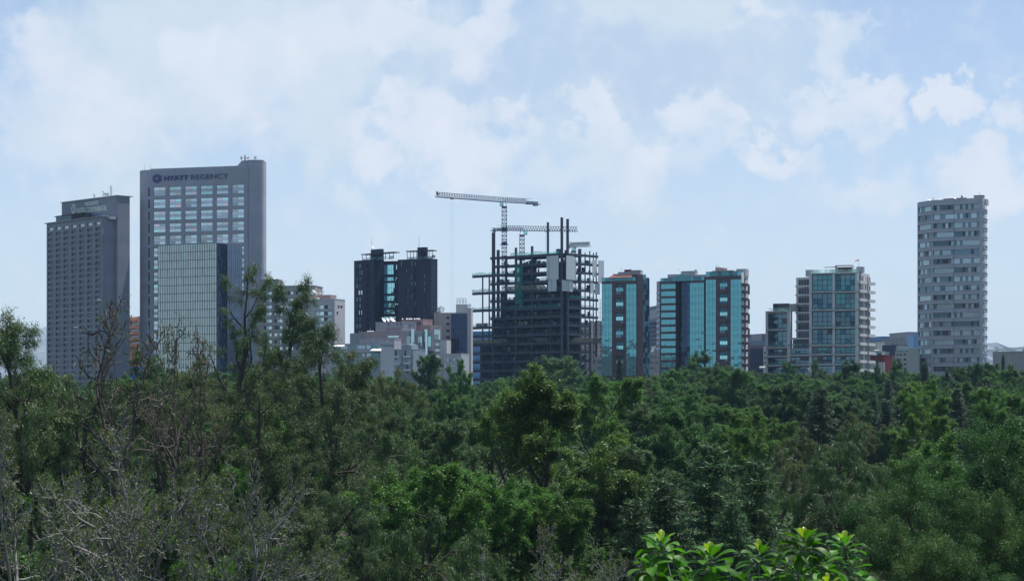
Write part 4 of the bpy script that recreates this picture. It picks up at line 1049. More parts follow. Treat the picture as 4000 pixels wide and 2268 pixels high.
# ------------------------------------------------------------------ glass and concrete apartments
def glass_apartments():
    g = 38; f = Face(2991, 1201, 3351, 1182); f2 = Face(3351, 1182, 3407, 1200)
    R = root('apartment_building', 'glass and concrete apartment tower with two storey bays and a lower wing', 'apartment block', fbase(f))
    U = f.u; WH = MT['frame']
    zA = f.z(1216, 2991); zB = f.z(1068, 3161); zC = f.z(1357, 3120)
    bk = 14
    mb = MB().mat(WH)
    mb.prism([f.xy(0, -1), f.xy(U(3079), -1), f.xy(U(3079), -9), f.xy(0, -9)], g, zA)
    mb.prism([f.xy(U(3079) + .01, -1), f.xy(U(3161) - .01, -1), f.xy(U(3161) - .01, -8), f.xy(U(3079) + .01, -8)], g, zC)
    mb.prism([f.xy(U(3161), -1), f.xy(f.L - .4, -1), f2.xy(f2.L - 2, -.8), f2.xy(f2.L - 2, -.8) + (f.p - f.q) * .5], g, zB)
    mb.prism([f.xy(U(3094), -9.2), f.xy(U(3166), -8), f.xy(U(3166), -16), f.xy(U(3094), -16)], g, Z(1083, f.Y(U(3120)) + 8))
    mb.build('wall', R)
    mb = MB().mat(WH)
    for a, b, t in ((2991, 2999.5, zA), (3075, 3087, zA), (3161, 3172, zB), (3252, 3262, zB), (3341, 3351, zB)): mb.fbox(f, U(a), U(b), -1, .35, g, t)
    mb.fbox(f, 0, U(3087), -1, .5, zA - .35, zA + .12); mb.fbox(f, U(3161), f.L, -1, .5, zB - .35, zB + .12)
    mb.build('concrete_pier', R)
    sc = 1200 / FPX
    P1 = [MT['g_office'], MT['g_office'], MT['g_tealdark'], MT['g_office'], MT['g_dark']]; P2 = [MT['g_office'], MT['g_office'], MT['g_tealclear'], MT['g_office'], MT['g_tealdark']]; P3 = [MT['g_tealclear'], MT['g_office']]
    def tier(a, b, pt, pb, ny, pan, seed, lip=True):
        w = U(b) - U(a); h = (pb - pt) * f.Y(U(a)) / FPX; zb = f.z(pb, a); uc = (U(a) + U(b)) / 2
        put(win_mesh('glazed_bay', w, h, 4, ny, MT['black'], pan, seed, t=.3), 'glazed_bay', R, f, uc, -.9, zb)
        if lip:
            mb = MB().mat(WH); mb.fbox(f, uc - w / 2 - .5, uc + w / 2 + .5, -.9, 1.3, zb - .75, zb - .2); mb.fbox(f, uc - w / 2 - .5, uc - w / 2 - .1, -.2, 1.3, zb - .2, zb + .7); mb.fbox(f, uc + w / 2 + .1, uc + w / 2 + .5, -.2, 1.3, zb - .2, zb + .7); bl = mb.build('balcony', R)
            MB().mat(MT['rail']).fbox(f, uc - w / 2, uc + w / 2, 1.15, 1.2, zb - .2, zb + 1.0).build('glass_rail', bl)
    T = [(1072, 1138), (1145, 1208), (1216, 1277), (1284, 1345), (1356, 1381), (1390, 1420), (1428, 1456)]
    pans = [[P3, P2], [P2, P3], [P1, P1], [P1, P2], [P2, P3], [P1, P1], [P1, P1]]
    for i, (t, b) in enumerate(T):
        ny = 3 if b - t > 40 else 2
        for q, (a, c) in enumerate(((3172, 3252), (3262, 3341))): tier(a, c, t, b, ny, pans[i][q], 100 + i * 2 + q)
    for i, (t, b) in enumerate(((1224, 1285), (1293, 1354), (1363, 1389), (1397, 1424), (1432, 1460))): tier(2999.5, 3075, t, b, 3 if b - t > 40 else 2, (P1, P2)[i % 2], 130 + i)
    for i, (t, b) in enumerate(((1359, 1384), (1393, 1421), (1430, 1456))): tier(3087, 3161, t, b, 2, P1, 140 + i)
    # recessed terrace floors between the two masses
    fr = Face(3094, f.Y(U(3094)) + 7.6, 3164, f.Y(U(3164)) + 6.6)
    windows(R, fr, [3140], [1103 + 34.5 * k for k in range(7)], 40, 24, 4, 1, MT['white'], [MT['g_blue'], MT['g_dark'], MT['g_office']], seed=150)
    for k in range(7): MB().mat(MT['white']).fbox(fr, fr.u(3108), fr.L, .05, .8, fr.z(1121 + 34.5 * k, 3120), fr.z(1115 + 34.5 * k, 3120)).build('floor_band', R)
    MB().mat(MT['cream']).fbox(f, U(3088), U(3161) - .1, -6, -.2, f.z(1325, 3120), f.z(1318, 3120)).build('terrace_canopy', R)
    MB().mat(MT['g_dark']).fbox(f, U(3090), U(3161) - .1, -6, -4, zC, f.z(1326, 3120)).build('terrace_room', R)
    MB().mat(MT['rail']).fbox(f, U(3080), U(3250), 1.2, 1.26, f.z(1352, 3120), f.z(1342, 3120)).build('glass_rail', R)
    # side with balconies
    for k in range(11):
        py = 1097 + 34.3 * k
        for s, (a, b) in enumerate(((.3, f2.L * .46), (f2.L * .54, f2.L))):
            MB().mat(WH).fbox(f2, a, b, .1, 1.5 + .5 * s, f2.z(py + 11, 3360), f2.z(py, 3360)).build('side_balcony', R)
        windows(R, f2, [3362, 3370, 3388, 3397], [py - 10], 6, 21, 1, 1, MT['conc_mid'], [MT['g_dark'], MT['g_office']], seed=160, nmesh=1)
    # roofs
    mb = MB().mat(MT['black']); mb.fbox(f, U(3015), U(3075), -6, -2.5, zA + .15, f.z(1184, 3040)); mb.build('roof_frame', R)
    MB().mat(MT['g_dark']).fbox(f, U(3017), U(3074), -2.5, -2.35, zA + .2, f.z(1186, 3040)).build('penthouse_glazing', R)
    MB().mat(MT['rail']).fbox(f, U(3001), U(3078), -.5, -.45, zA + .12, f.z(1202, 3040)).build('glass_rail', R)
    MB().mat(MT['conc_mid']).fbox(f, U(3075), U(3106), -8, -3, zA, f.z(1185, 3090)).build('roof_block', R)
    MB().mat(MT['rail']).fbox(f, U(3164), U(3355), -.3, -.25, zB + .12, f.z(1052, 3250)).build('glass_rail', R)
    mb = MB().mat(MT['white']); zt = f.z(1038, 3262); mb.fbox(f, U(3260), U(3262), -5, -1.2, zB, zt); mb.fbox(f, U(3326), U(3329), -5, -1.2, zB, zt); mb.fbox(f, U(3260), U(3329), -5, -1.2, zt, zt + .4); mb.build('white_pergola', R)
    MB().mat(MT['red']).fbox(f, U(3263), U(3324), -5.5, -4.9, zB + .6, zt - .5).build('pergola_back', R)
    mb = MB().mat(MT['slat'])
    for i in range(12): u = U(3215) + (U(3258) - U(3215)) * i / 11; mb.fbox(f, u, u + .25, -6, -1.5, f.z(1043, 3230), f.z(1041, 3230))
    mb.build('slatted_pergola', R)
    MB().mat(MT['metalgrey']).fbox(f, U(3341), U(3366), -7, -2.5, zB, f.z(1040, 3350)).build('plant_room', R)
    MB().mat(MT['cream']).fbox(f, U(3132), U(3165), -12, -8.5, Z(1083, 1210), Z(1058, 1210)).build('plant_room', R)
    return f, f2, zA, zB
GA = glass_apartments()

# ------------------------------------------------------------------ pale banded tower
def banded_tower():
    g = 38; fL = Face(3585, 1300, 3640, 1287); fM = Face(3640, 1287, 3840, 1272); fS = Face(3840, 1272, 3855, 1284)
    R = root('residential_tower', 'tall pale grey tower with horizontal concrete bands and curtained windows', 'tower', fbase(fM))
    zt = fM.z(781, 3643); zt = Z(782, 1287)
    CM = wallm('banded_concrete', (0.37, 0.395, 0.445), 0.10, streak=0.16)
    MB().mat(CM).prism([fL.xy(0, -.9), fL.xy(fL.L, -.9), fM.xy(fM.L, -.9), fS.xy(fS.L, -.6), fS.xy(fS.L, -.6) + (fM.p - fM.q) * .9, fL.xy(0, -16)], g, zt).build('core_wall', R)
    mb = MB().mat(CM); mb.fbox(fM, -.2, fM.u(3646), -.9, .5, g, zt); mb.fbox(fM, fM.u(3827), fM.L, -.9, .55, g, zt + .2); mb.fbox(fL, -.1, .6, -.9, .2, g, zt - .3); mb.build('pier', R)
    ys = [188, 258, 332, 398, 465, 530, 598, 655, 718, 782, 848, 907, 968, 1030, 1098, 1158, 1220, 1283, 1345, 1407, 1470]
    zc = [fM.z(700 + (y + 4) / 1.82, 3735) for y in ys]
    # even storeys
    sp = (zc[1] - zc[-1]) / (len(zc) - 2); zc = [zc[1] + sp] + [zc[1] - sp * i for i in range(len(zc) - 1)]
    h = 3.0
    pal = [[MT['g_curt'], MT['g_curt'], MT['g_office'], MT['g_curt'], MT['g_curt']], [MT['g_dark'], MT['g_office'], MT['g_curt'], MT['g_office']], [MT['g_curt'], MT['g_curt'], MT['g_curt'], MT['g_office']], [MT['g_office'], MT['g_dark'], MT['g_office'], MT['g_curt']]]
    uM0, uM1, uM2 = fM.u(3647), fM.u(3726), fM.u(3826)
    mk = lambda w, n, s: [win_mesh('window_band', w, h, n, 1, MT['conc_mid'], pal[i % 4], s + i, t=.07) for i in range(8)]
    wa, wb, wl = mk(uM1 - uM0 - .1, 7, 200), mk(uM2 - uM1 - .1, 9, 220), mk(fL.u(3634) - fL.u(3588), 6, 240)
    ws = mk(fS.L - .6, 2, 260)
    for k, z in enumerate(zc):
        if z < g + 3: break
        z0 = z - h / 2; nx = zc[k + 1] + h / 2 if k + 1 < len(zc) else z0 - 2
        put(wa[(k * 3 + 1) % 8], 'window_band', R, fM, (uM0 + uM1) / 2, -.55, z0)
        put(wb[(k * 5 + 2) % 8], 'window_band', R, fM, (uM1 + uM2) / 2, -.55, z0)
        put(wl[(k * 3) % 8], 'window_band', R, fL, (fL.u(3588) + fL.u(3634)) / 2, -.55, z0)
        put(ws[(k * 3) % 8], 'window_band', R, fS, fS.L / 2, -.2, z0)
        mb = MB().mat(CM); hh = z0 - nx
        for (ff, a, b, o) in ((fM, fM.u(3644), uM1, .75), (fM, uM1 + .01, uM2, .1), (fL, .55, fL.L - .1, .1), (fS, .1, fS.L, .3)):
            mb.fbox(ff, a, b, -.9, o, nx + .05, z0 - .05)
            mb.fbox(ff, a, b, -.5, o + .28, z0 - .42, z0); mb.fbox(ff, a, b, -.5, o + .28, nx, nx + .36)
        mb.build('spandrel_ledge', R)
    mb = MB().mat(CM)
    for ff, a, b in ((fM, fM.u(3644), uM2), (fL, .5, fL.L - .1)): mb.fbox(ff, a, b, -.9, .2, zc[0] + h / 2, zt); mb.fbox(ff, a, b, -.9, .45, zc[0] + h / 2, zc[0] + h / 2 + .35)
    mb.fbox(fM, fM.u(3840), fM.u(3846), -8, -3, zt - 4, zt - .5)
    mb.build('parapet', R)
    MB().mat(MT['conc_mid']).fbox(fM, fM.u(3798), fM.u(3830), -8, -3, zt, fM.z(762, 3815)).build('plant_room', R)
    MB().mat(MT['black']).fbox(fM, fM.u(3796), fM.u(3832), -8.4, -2.6, fM.z(762, 3815), fM.z(760.5, 3815)).build('plant_roof', R)
    MB().mat(MT['steel']).fbox(fM, fM.u(3680), fM.u(3770), -3, -2.4, zt + .1, zt + .8).build('cleaning_rail', R)
    for px in (3660, 3690, 3708): 
        pass
    return fM, fL, zt
BT = banded_tower()

# ------------------------------------------------------------------ small and far buildings
def far_buildings():
    R, fs, zt = block('office_building', 'sunlit orange stepped building glimpsed between the two hotels', 'building', [(490, 1900), (600, 1840)], 1240, 520, MT['orange'], 30)
    f = fs[0]
    for k in range(5): MB().mat(MT['orange']).fbox(f, f.u(492), f.u(535 + 3 * k), .1, 3 + 1.5 * k, f.z(1260 + 24 * k, 520), f.z(1249 + 24 * k, 520)).build('stepped_floor', R)
    for k in range(4): MB().mat(MT['g_dark']).fbox(f, f.u(515), f.u(545), .1, .4, f.z(1272 + 24 * k, 520), f.z(1262 + 24 * k, 520)).build('window_band', R)
    R, fs, zt = block('low_building', 'blue painted low building half hidden by trees between the hotels', 'building', [(505, 900), (534, 897)], 1436, 520, MT['bluepanel'], 6)
    R, fs, zt = block('office_building', 'grey banded office building between the two teal towers', 'office block', [(2528, 1700), (2584, 1660)], 1198, 2550, MT['farblue'], 20)
    f = fs[0]
    MB().mat(MT['conc_pale']).fbox(f, f.u(2532), f.u(2566), .02, .5, f.z(1246, 2550), f.z(1212, 2550)).build('pale_band', R)
    for k in range(7): MB().mat(MT['g_blue'] if k % 2 else MT['g_office']).fbox(f, f.u(2532), f.u(2566), .02, .35, f.z(1268 + 16 * k, 2550), f.z(1258 + 16 * k, 2550)).build('window_band', R)
    R, fs, zt = block('office_tower', 'slim pale blue tower edge beside the wide teal block', 'office block', [(2565, 1640), (2600, 1620)], 1099, 2580, MT['lilac'], 16)
    for k in range(12): MB().mat(MT['g_blue']).fbox(fs[0], 0, fs[0].L, .02, .3, fs[0].z(1145 + 22 * k, 2580), fs[0].z(1137 + 22 * k, 2580)).build('window_band', R)
    R, fs, zt = block('low_building', 'low white flats with balconies between the teal towers', 'building', [(2532, 1260), (2582, 1255)], 1379, 2560, MT['white'], 10)
    windows(R, fs[0], [2546, 2563], [1393, 1415, 1437], 12, 11, 2, 1, MT['conc_pale'], [MT['g_dark'], MT['g_curt']], seed=170)
    c = fs[0].xy(fs[0].u(2546), -2); sl = root('shade_sail', 'white pointed shade sail on the low flats between teal towers', 'shade sail', (c.x, c.y, zt + .45))
    MB().mat(MT['tent']).add([(c.x - 1.5, c.y, zt + .5), (c.x + 1.5, c.y - .3, zt + 4.2), (c.x - .2, c.y + .4, zt + 1.6), (c.x - 1.3, c.y + .3, zt + 3.9)], [(0, 2, 1), (0, 2, 3), (1, 2, 3), (0, 1, 3)]).build('sail', sl)
    MB().mat(MT['metalgrey']).tube((c.x, c.y, zt + .4), (c.x + 1.5, c.y - .3, zt + 4.3), .1, 5).build('pole', sl)
    R, fs, zt = block('office_building', 'pinkish block with a fine window grid behind the steel frame', 'office block', [(2255, 1750), (2356, 1720)], 1256, 2340, MT['pink'], 20)
    windows(R, fs[0], [2290 + 7.2 * i for i in range(9)], [1275 + 16.5 * k for k in range(10)], 4.2, 9, 1, 1, MT['pink'], [MT['g_office'], MT['g_dark']], seed=171, t=.05)
    R, fs, zt = block('low_building', 'low white and glass building beside the narrow teal tower', 'building', [(2326, 1230), (2356, 1228)], 1395, 2340, MT['conc_pale'], 8)
    windows(R, fs[0], [2341], [1412, 1436], 20, 16, 3, 1, MT['conc_pale'], [MT['g_teal_light'], MT['g_curt']], seed=172)
    R, fs, zt = block('low_building', 'blue glass roofed building seen under the steel frame slabs', 'building', [(1838, 1600), (1935, 1590)], 1295, 1880, MT['g_blue'], 20)
    MB().mat(MT['white']).fbox(fs[0], 0, fs[0].L, .05, 1.5, fs[0].z(1338, 1880), fs[0].z(1325, 1880)).build('white_band', R)
    R, fs, zt = block('office_building', 'grey blue stepped office box behind the navy block', 'office block', [(2916, 1650), (2976, 1630)], 1308, 2930, MT['farblue'], 18)
    MB().mat(MT['lilac']).fbox(fs[0], fs[0].u(2937), fs[0].L, -10, .4, 38, fs[0].z(1307, 2950)).build('pale_box', R)
    R, fs, zt = block('office_building', 'long low block with a purple band over the navy block', 'office block', [(2920, 1480), (2995, 1470)], 1333, 2950, MT['farblue'], 14)
    MB().mat(MT['purple']).fbox(fs[0], 0, fs[0].L, .05, .6, fs[0].z(1364, 2950), fs[0].z(1348, 2950)).build('purple_band', R)
    R, fs, zt = block('low_building', 'plain navy windowless block beside the glass apartments', 'building', [(2921, 1330), (2983, 1322)], 1363, 2950, MT['navy'], 12)
    R, fs, zt = block('low_building', 'narrow white building wedged against the glass apartments', 'building', [(2982, 1316), (3010, 1312)], 1354, 2990, MT['white'], 10)
    windows(R, fs[0], [2988], [1378, 1397, 1416], 5, 8, 1, 1, MT['conc_mid'], [MT['g_dark']], seed=5, nmesh=1)
    # cluster before the banded tower
    R, fs, zt = block('office_building', 'deep blue glass office block over the red wall', 'office block', [(3380, 1700), (3447, 1680)], 1316, 3430, MT['g_blue'], 16)
    for k in range(4): MB().mat(MT['navy']).fbox(fs[0], 0, fs[0].L, .02, .3, fs[0].z(1334 + 18 * k, 3430), fs[0].z(1331 + 18 * k, 3430)).build('floor_line', R)
    R, fs, zt = block('office_building', 'tall lilac grey windowless block with a blue glass end', 'office block', [(3474, 1600), (3546, 1570)], 1302, 3500, MT['lilac'], 16)
    f = fs[0]
    MB().mat(MT['g_blue']).fbox(f, f.u(3546), f.u(3571), -8, .4, 38, f.z(1309, 3550)).build('glass_end', R)
    MB().mat(MT['navy']).fbox(f, f.u(3522), f.u(3525), .02, .3, 38, f.z(1320, 3500)).build('dark_slot', R)
    R, fs, zt = block('low_building', 'grey concrete setback block between blue glass and lilac blocks', 'building', [(3446, 1500), (3478, 1490)], 1326, 3460, MT['conc_mid'], 12)
    R, fs, zt = block('low_building', 'dark charcoal panelled block with a jumble of roof pipes', 'building', [(3446, 1330), (3496, 1322)], 1350, 3470, MT['navy'], 12)
    MB().mat(MT['conc_mid']).fbox(fs[0], 0, fs[0].L, .1, .4, 38, fs[0].z(1390, 3470)).build('lower_wall', R)
    r = random.Random(4)
    for i in range(7): c = fs[0].xy(fs[0].u(r.uniform(3450, 3494)), -r.uniform(1, 5)); MB().mat(MT['metalgrey']).tube((c.x, c.y, zt), (c.x, c.y, zt + r.uniform(.8, 2.2)), .3, 6).build('roof_pipe', R)
    R, fs, zt = block('apartment_building', 'cream gabled flats with rows of dark windows', 'apartment block', [(3497, 1290), (3546, 1282)], 1374, 3510, MT['cream'], 10)
    f = fs[0]; windows(R, f, [3507, 3519, 3535], [1385, 1404, 1422, 1440], 9, 8, 2, 1, MT['cream'], [MT['g_office'], MT['g_dark']], seed=175)
    MB().mat(MT['cream']).prism([f.xy(0, -1), f.xy(f.L, -1), f.xy(f.L, -9), f.xy(0, -9)], zt + .46, [f.z(1349, 3510), f.z(1361, 3510), f.z(1361, 3510), f.z(1349, 3510)]).build('gable_roof', R)
    MB().mat(MT['rail']).fbox(f, 0, f.L, .2, .3, zt, zt + 1.1).build('glass_rail', R)
    R, fs, zt = block('low_building', 'small grey building with two bright blue windows', 'building', [(3544, 1400), (3592, 1392)], 1365, 3570, MT['lilac'], 10)
    windows(R, fs[0], [3556, 3574], [1374], 9, 9, 1, 1, MT['lilac'], [MT['g_teal_light']], seed=5, nmesh=1)
    R, fs, zt = block('low_building', 'lavender flats with a blue roof strip next to cream flats', 'building', [(3546, 1300), (3590, 1296)], 1388, 3570, MT['lilac'], 10)
    windows(R, fs[0], [3553, 3561], [1412, 1427], 7, 7, 1, 1, MT['lilac'], [MT['g_dark']], seed=5, nmesh=1)
    MB().mat(MT['bluepanel']).fbox(fs[0], 0, fs[0].L * .5, .05, .5, fs[0].z(1393, 3560), fs[0].z(1387, 3560)).build('blue_strip', R)
    R, fs, zt = block('low_building', 'low building with a dark red wall beside the apartments', 'building', [(3396, 1235), (3456, 1228)], 1389, 3430, MT['red'], 8)
    MB().mat(MT['conc_pale']).fbox(fs[0], 0, fs[0].L, .03, .8, 38, fs[0].z(1414, 3430)).build('lower_wall', R)
    R, fs, zt = block('low_building', 'small teal fronted house behind the red wall', 'building', [(3402, 1280), (3446, 1275)], 1375, 3420, MT['conc_pale'], 8)
    windows(R, fs[0], [3430], [1384], 22, 9, 3, 1, MT['conc_mid'], [MT['g_teal_light']], seed=6, nmesh=1)
    R, fs, zt = block('low_building', 'cream stair house over the small teal fronted house', 'building', [(3398, 1360), (3424, 1356)], 1337, 3410, MT['cream'], 8)
    # right edge
    R, fs, zt = block('low_building', 'long plain grey box building beyond the banded tower', 'building', [(3878, 1420), (4120, 1390)], 1373, 3990, MT['conc_mid'], 30)
    MB().mat(MT['pink']).fbox(fs[0], fs[0].u(3982), fs[0].u(4010), -12, -4, zt, fs[0].z(1360, 3990)).build('roof_block', R)
far_buildings()
def far_crane():
    Y = 2400; x = X(3893, Y)
    R = root('tower_crane', 'pale crane far away beyond the grey box building', 'crane', (x, Y, 40))
    mt = MT['cranewhite']
    MB().mat(mt).lattice((x, Y, 40), (x, Y, Z(1352, Y)), 2.4, 2.4, 16, .3).build('mast', R)
    MB().mat(mt).lattice((x, Y, Z(1370, Y)), (X(3990, Y), Y - 40, Z(1364, Y)), 1.6, 2, 18, .25, True).build('jib', R)
    MB().mat(mt).lattice((x, Y, Z(1370, Y)), (X(3860, Y), Y + 14, Z(1371, Y)), 1.6, 2, 6, .25, True).build('counter_jib', R)
far_crane()

# ------------------------------------------------------------------ things on the roofs
def dish(label, px, py, Y, rpx, az, el=30, zbase=None, group='satellite dishes on the roofs'):
    r = rpx * Y / FPX; c = Vector((X(px, Y), Y, Z(py, Y))); zb = c.z - r * 1.5 if zbase is None else zbase
    R = root('satellite_dish', label, 'satellite dish', (c.x, c.y, zb), group)
    d = Vector((math.sin(rad(az)) * math.cos(rad(el)), -math.cos(rad(az)) * math.cos(rad(el)), math.sin(rad(el))))
    a = d.orthogonal().normalized(); b = d.cross(a); vs = []; fs = []
    for j in range(4):
        q = r * j / 3
        for i in range(16):
            t = 2 * math.pi * i / 16; vs.append(tuple(c + (a * math.cos(t) + b * math.sin(t)) * q + d * (.32 * q * q / r - .32 * r)))
    for j in range(3): fs += [(j * 16 + i, j * 16 + (i + 1) % 16, (j + 1) * 16 + (i + 1) % 16, (j + 1) * 16 + i) for i in range(16)]
    MB().mat(MT['dishwhite']).add(vs, fs).build('reflector', R, True)
    mb = MB().mat(MT['metalgrey']); mb.tube(c - d * .35 * r, (c.x, c.y, zb), .09 * r, 5); mb.tube(c + b * r * .8 - d * .1 * r, c + d * .75 * r, .03 * r, 4); mb.build('mount', R)
def antenna(label, px, pb, pt, Y, kind='pole', name='antenna', group=None):
    x = X(px, Y); z0, z1 = Z(pb, Y), Z(pt, Y)
    R = root(name, label, 'antenna', (x, Y, z0), group)
    if kind == 'mast': MB().mat(MT['cranewhite']).lattice((x, Y, z0), (x, Y, z0 + (z1 - z0) * .8), .9, .9, 8, .08).tube((x, Y, z0 + (z1 - z0) * .78), (x, Y, z1), .07, 4).build('lattice_mast', R)
    else: MB().mat(MT['metalgrey']).tube((x, Y, z0), (x, Y, z1), .12, 5, .05).build('pole', R)
    h = z1 - z0
    if kind == 'panels':
        for i in range(4):
            t = 1.57 * i; p = Vector((x + .55 * math.cos(t), Y + .55 * math.sin(t), z0 + h * (.6 + .1 * (i % 2)))); MB().mat(MT['cranewhite']).box(p.x - .17, p.x + .17, p.y - .12, p.y + .12, p.z - .8, p.z + .8).build('panel_antenna', R)
        MB().mat(MT['metalgrey']).tube((x - .7, Y, z0 + h * .65), (x + .7, Y, z0 + h * .65), .06, 4).tube((x, Y - .7, z0 + h * .6), (x, Y + .7, z0 + h * .6), .06, 4).build('bracket', R)
    if kind == 'drum':
        for i, t in enumerate((.35, .6, .85)): MB().mat(MT['cranewhite']).tube((x - .1 + .5 * (i % 2), Y - .7, z0 + h * t), (x - .1 + .5 * (i % 2), Y - .25, z0 + h * t), .45, 10).build('drum_dish', R)
    if kind == 'sock':
        MB().mat(MT['redcloth']).tube((x, Y, z1 - .3), (x - 2.2, Y, z1 - .9), .38, 8, .18).build('wind_sock', R)
    if kind == 'yagi':
        mb = MB().mat(MT['metalgrey']); mb.tube((x - .7, Y, z1 - .2), (x + .7, Y, z1 - .2), .04, 3)
        for i in range(4): mb.tube((x - .6 + .4 * i, Y - .4, z1 - .2), (x - .6 + .4 * i, Y + .4, z1 - .1), .03, 3)
        mb.build('crossbar', R)
def tank(label, pa, pb, py, Y, rpx, m='dishwhite'):
    r = rpx * Y / FPX; a, b = Vector((X(pa, Y), Y, Z(py, Y))), Vector((X(pb, Y), Y - 1, Z(py, Y)))
    R = root('water_tank', label, 'water tank', ((a.x + b.x) / 2, Y, a.z - r * 1.4))
    d = (b - a).normalized(); mb = MB().mat(MT[m]); mb.tube(a, b, r, 12); mb.tube(a, a - d * r * .5, r, 12, r * .5); mb.tube(b, b + d * r * .5, r, 12, r * .5); mb.build('tank_body', R, False)
    mb = MB().mat(MT['metalgrey'])
    for t in (.2, .8): p = a + (b - a) * t; mb.box(p.x - .2, p.x + .2, p.y - r * .8, p.y + r * .8, p.z - r * 1.5, p.z - r * .7)
    mb.build('cradle', R)
def roof_things():
    Y = 1325
    antenna('slender lattice mast, tallest on the long hotel slab', 434, 768, 716, Y, 'mast', 'radio_mast')
    antenna('drum laden antenna pole beside the lattice mast', 403, 774, 744, Y, 'drum')
    antenna('panel antenna pole over the white hotel sign', 412, 772, 752, Y, 'panels')
    antenna('lone drum antenna pole above the white hotel sign', 368, 780, 757, Y, 'drum')
    antenna('short panel antenna on the thin end of the roof', 421, 770, 753, Y, 'panels')
    Y = 1312
    antenna('bare pole on the rounded end of the tall hotel', 564, 668, 641, Y)
    antenna('pole with a small lamp near the rounded roof end', 587, 666, 645, Y, 'yagi')
    Y = 1302
    antenna('tall thin mast above the stair core of the tall hotel', 957, 626, 602, Y, 'mast', 'radio_mast')
    antenna('wind sock pole with red cloth on the stair core', 973, 626, 614, Y, 'sock', 'wind_sock_pole')
    antenna('panel antenna cluster on top of the stair core', 997, 626, 611, Y, 'panels')
    antenna('stubby pole at the shoulder of the stair core', 943, 627, 612, Y, 'drum')
    antenna('leaning steel pole on the mirror block roof', 906, 955, 927, 1190)
    antenna('second steel pole on the mirror block roof by the edge', 925, 955, 929, 1190)
    dish('grey round dish on the top roof of stepped apartments', 1052, 1085, 1105, 5, 20, 30)
    dish('bright dish beside the grey one on stepped apartments', 1073, 1085.5, 1105, 4.5, 35, 35)
    dish('large dark edge-on dish behind the feathery tree crown', 1227, 1137, 1090, 9, 70, 45)
    for px, lab in ((1239, 'small dish at the left end of the rosy roof block'), (1251, 'small pale dish, second on the rosy roof block'), (1262, 'small dish by the pole on the rosy roof block'), (1271, 'small dish at the right corner of the rosy roof block')):
        dish(lab, px, 1144.5, 1090, 3.2, 15, 35)
    antenna('thin pole among small dishes on the rosy roof block', 1243, 1150, 1124, 1090)
    antenna('short dark pole between dishes on the rosy roof block', 1264, 1150, 1133, 1090)
    dish('big white dish on the roof core with pergola and balconies', 1455, 963, 1172, 6, 40, 40)
    antenna('whip antenna over the tower with glass balconies', 1452, 972, 925, 1174)
    dish('pale dish at the near edge of the plain black tower core', 1631, 960.5, 1155, 3, 10, 35)
    dish('shaded dish at the far edge of the plain black tower core', 1648, 960.5, 1155, 3, -20, 35)
    antenna('whip antenna over the plain black slate tower', 1637, 964, 917, 1156)
    tank('bundle of pale tank equipment on the plain black tower roof', 1690, 1699, 1000, 1150, 5, 'cranewhite')
    dish('big white dish tilted steeply, apart from its two neighbours', 1499, 1248, 1122, 11, 62, 35)
    dish('middle big white dish of the three on the pinkish block', 1517, 1248, 1122, 10.5, 50, 38)
    dish('largest white dish nearest the teal glass balconies', 1532, 1246, 1123, 12, 52, 38)
    dish('medium grey dish beside the three big white ones', 1541, 1251.5, 1120, 5, 25, 30)
    for px, r, lab in ((1573, 3, 'tiny dish alone at the left edge of the roof house'), (1590, 4, 'white dish, second along the roof house edge'), (1600, 4, 'dish third along the roof house edge'), (1608, 3.4, 'rusty dish fourth along the roof house edge'), (1620, 3.6, 'dish fifth along the roof house edge'), (1630, 3.6, 'dish sixth along the roof house edge'), (1638, 4, 'dish at the right corner of the roof house')):
        dish(lab, px, 1244, 1131, r, 12, 32)
    tank('long white cylinder tank on the blank pink wall block', 1435, 1460, 1295, 1096, 3.2)
    antenna('stub pole beside the long white tank', 1446, 1296, 1278, 1096)
    for px, lab in ((1714, 'cluster of lamps and panels on the grey block corner'), (1720, 'tallest panel antenna on the grey block corner'), (1731, 'twin headed antenna near the grey block corner')):
        antenna(lab, px, 1224, 1190 if px == 1720 else 1196, 1146, 'panels' if px != 1731 else 'drum')
    tank('grey equipment drum on the grey block corner', 1708, 1722, 1216, 1147, 5, 'cranewhite')
    antenna('antenna on the pale end wall of the grey block', 1835, 1202, 1187, 1140, 'panels')
    antenna('little aerial over the narrow teal tower roof', 2426, 1056, 1047, 1194, 'yagi')
    antenna('aerial beside the grey plant room of the narrow teal tower', 2463, 1056, 1048, 1194, 'yagi')
    dish('grey dish leaning on the narrow teal tower edge', 2505, 1066, 1192, 5, 75, 50)
    antenna('aerial at the corner of the narrow teal tower', 2354, 1086, 1078, 1199, 'yagi')
    antenna('panel antenna next to the dark planted roof corner', 2718, 1068, 1052, 1188, 'panels')
    antenna('aerial above the pale plant room of the wide block', 2650, 1058, 1049, 1190, 'yagi')
    antenna('aerial over the rosy plant room of the wide block', 2797, 1042, 1033, 1172, 'yagi')
    antenna('second aerial behind the rosy plant room', 2807, 1045, 1036, 1172, 'yagi')
    antenna('aerial at the white side of the wide teal block', 2917, 1062, 1056, 1170, 'yagi')
    antenna('white mast with wind sock on the glass apartments', 3355, 1040, 1013, 1188, 'sock', 'wind_sock_pole')
    antenna('whip antenna on the plant room of the banded tower', 3827, 761, 752, 1268, 'yagi')
    dish('large pale dish on the banded tower roof corner', 3629, 777, 1288, 9, 35, 35)
    dish('dark edge-on dish behind the roof corner of banded tower', 3646, 775, 1288, 6, 78, 40)
    dish('low wide pale dish mid roof of the banded tower', 3729, 773.5, 1276, 7, 30, 60)
    dish('small pale dish before the rail of the banded tower', 3670, 778, 1282, 5, 30, 60)
    antenna('stub antenna on the banded tower parapet', 3756, 774, 765, 1273, 'drum')
    dish('white dish above the trees by the cream flats', 3483, 1415, 1250, 7, 60, 20)
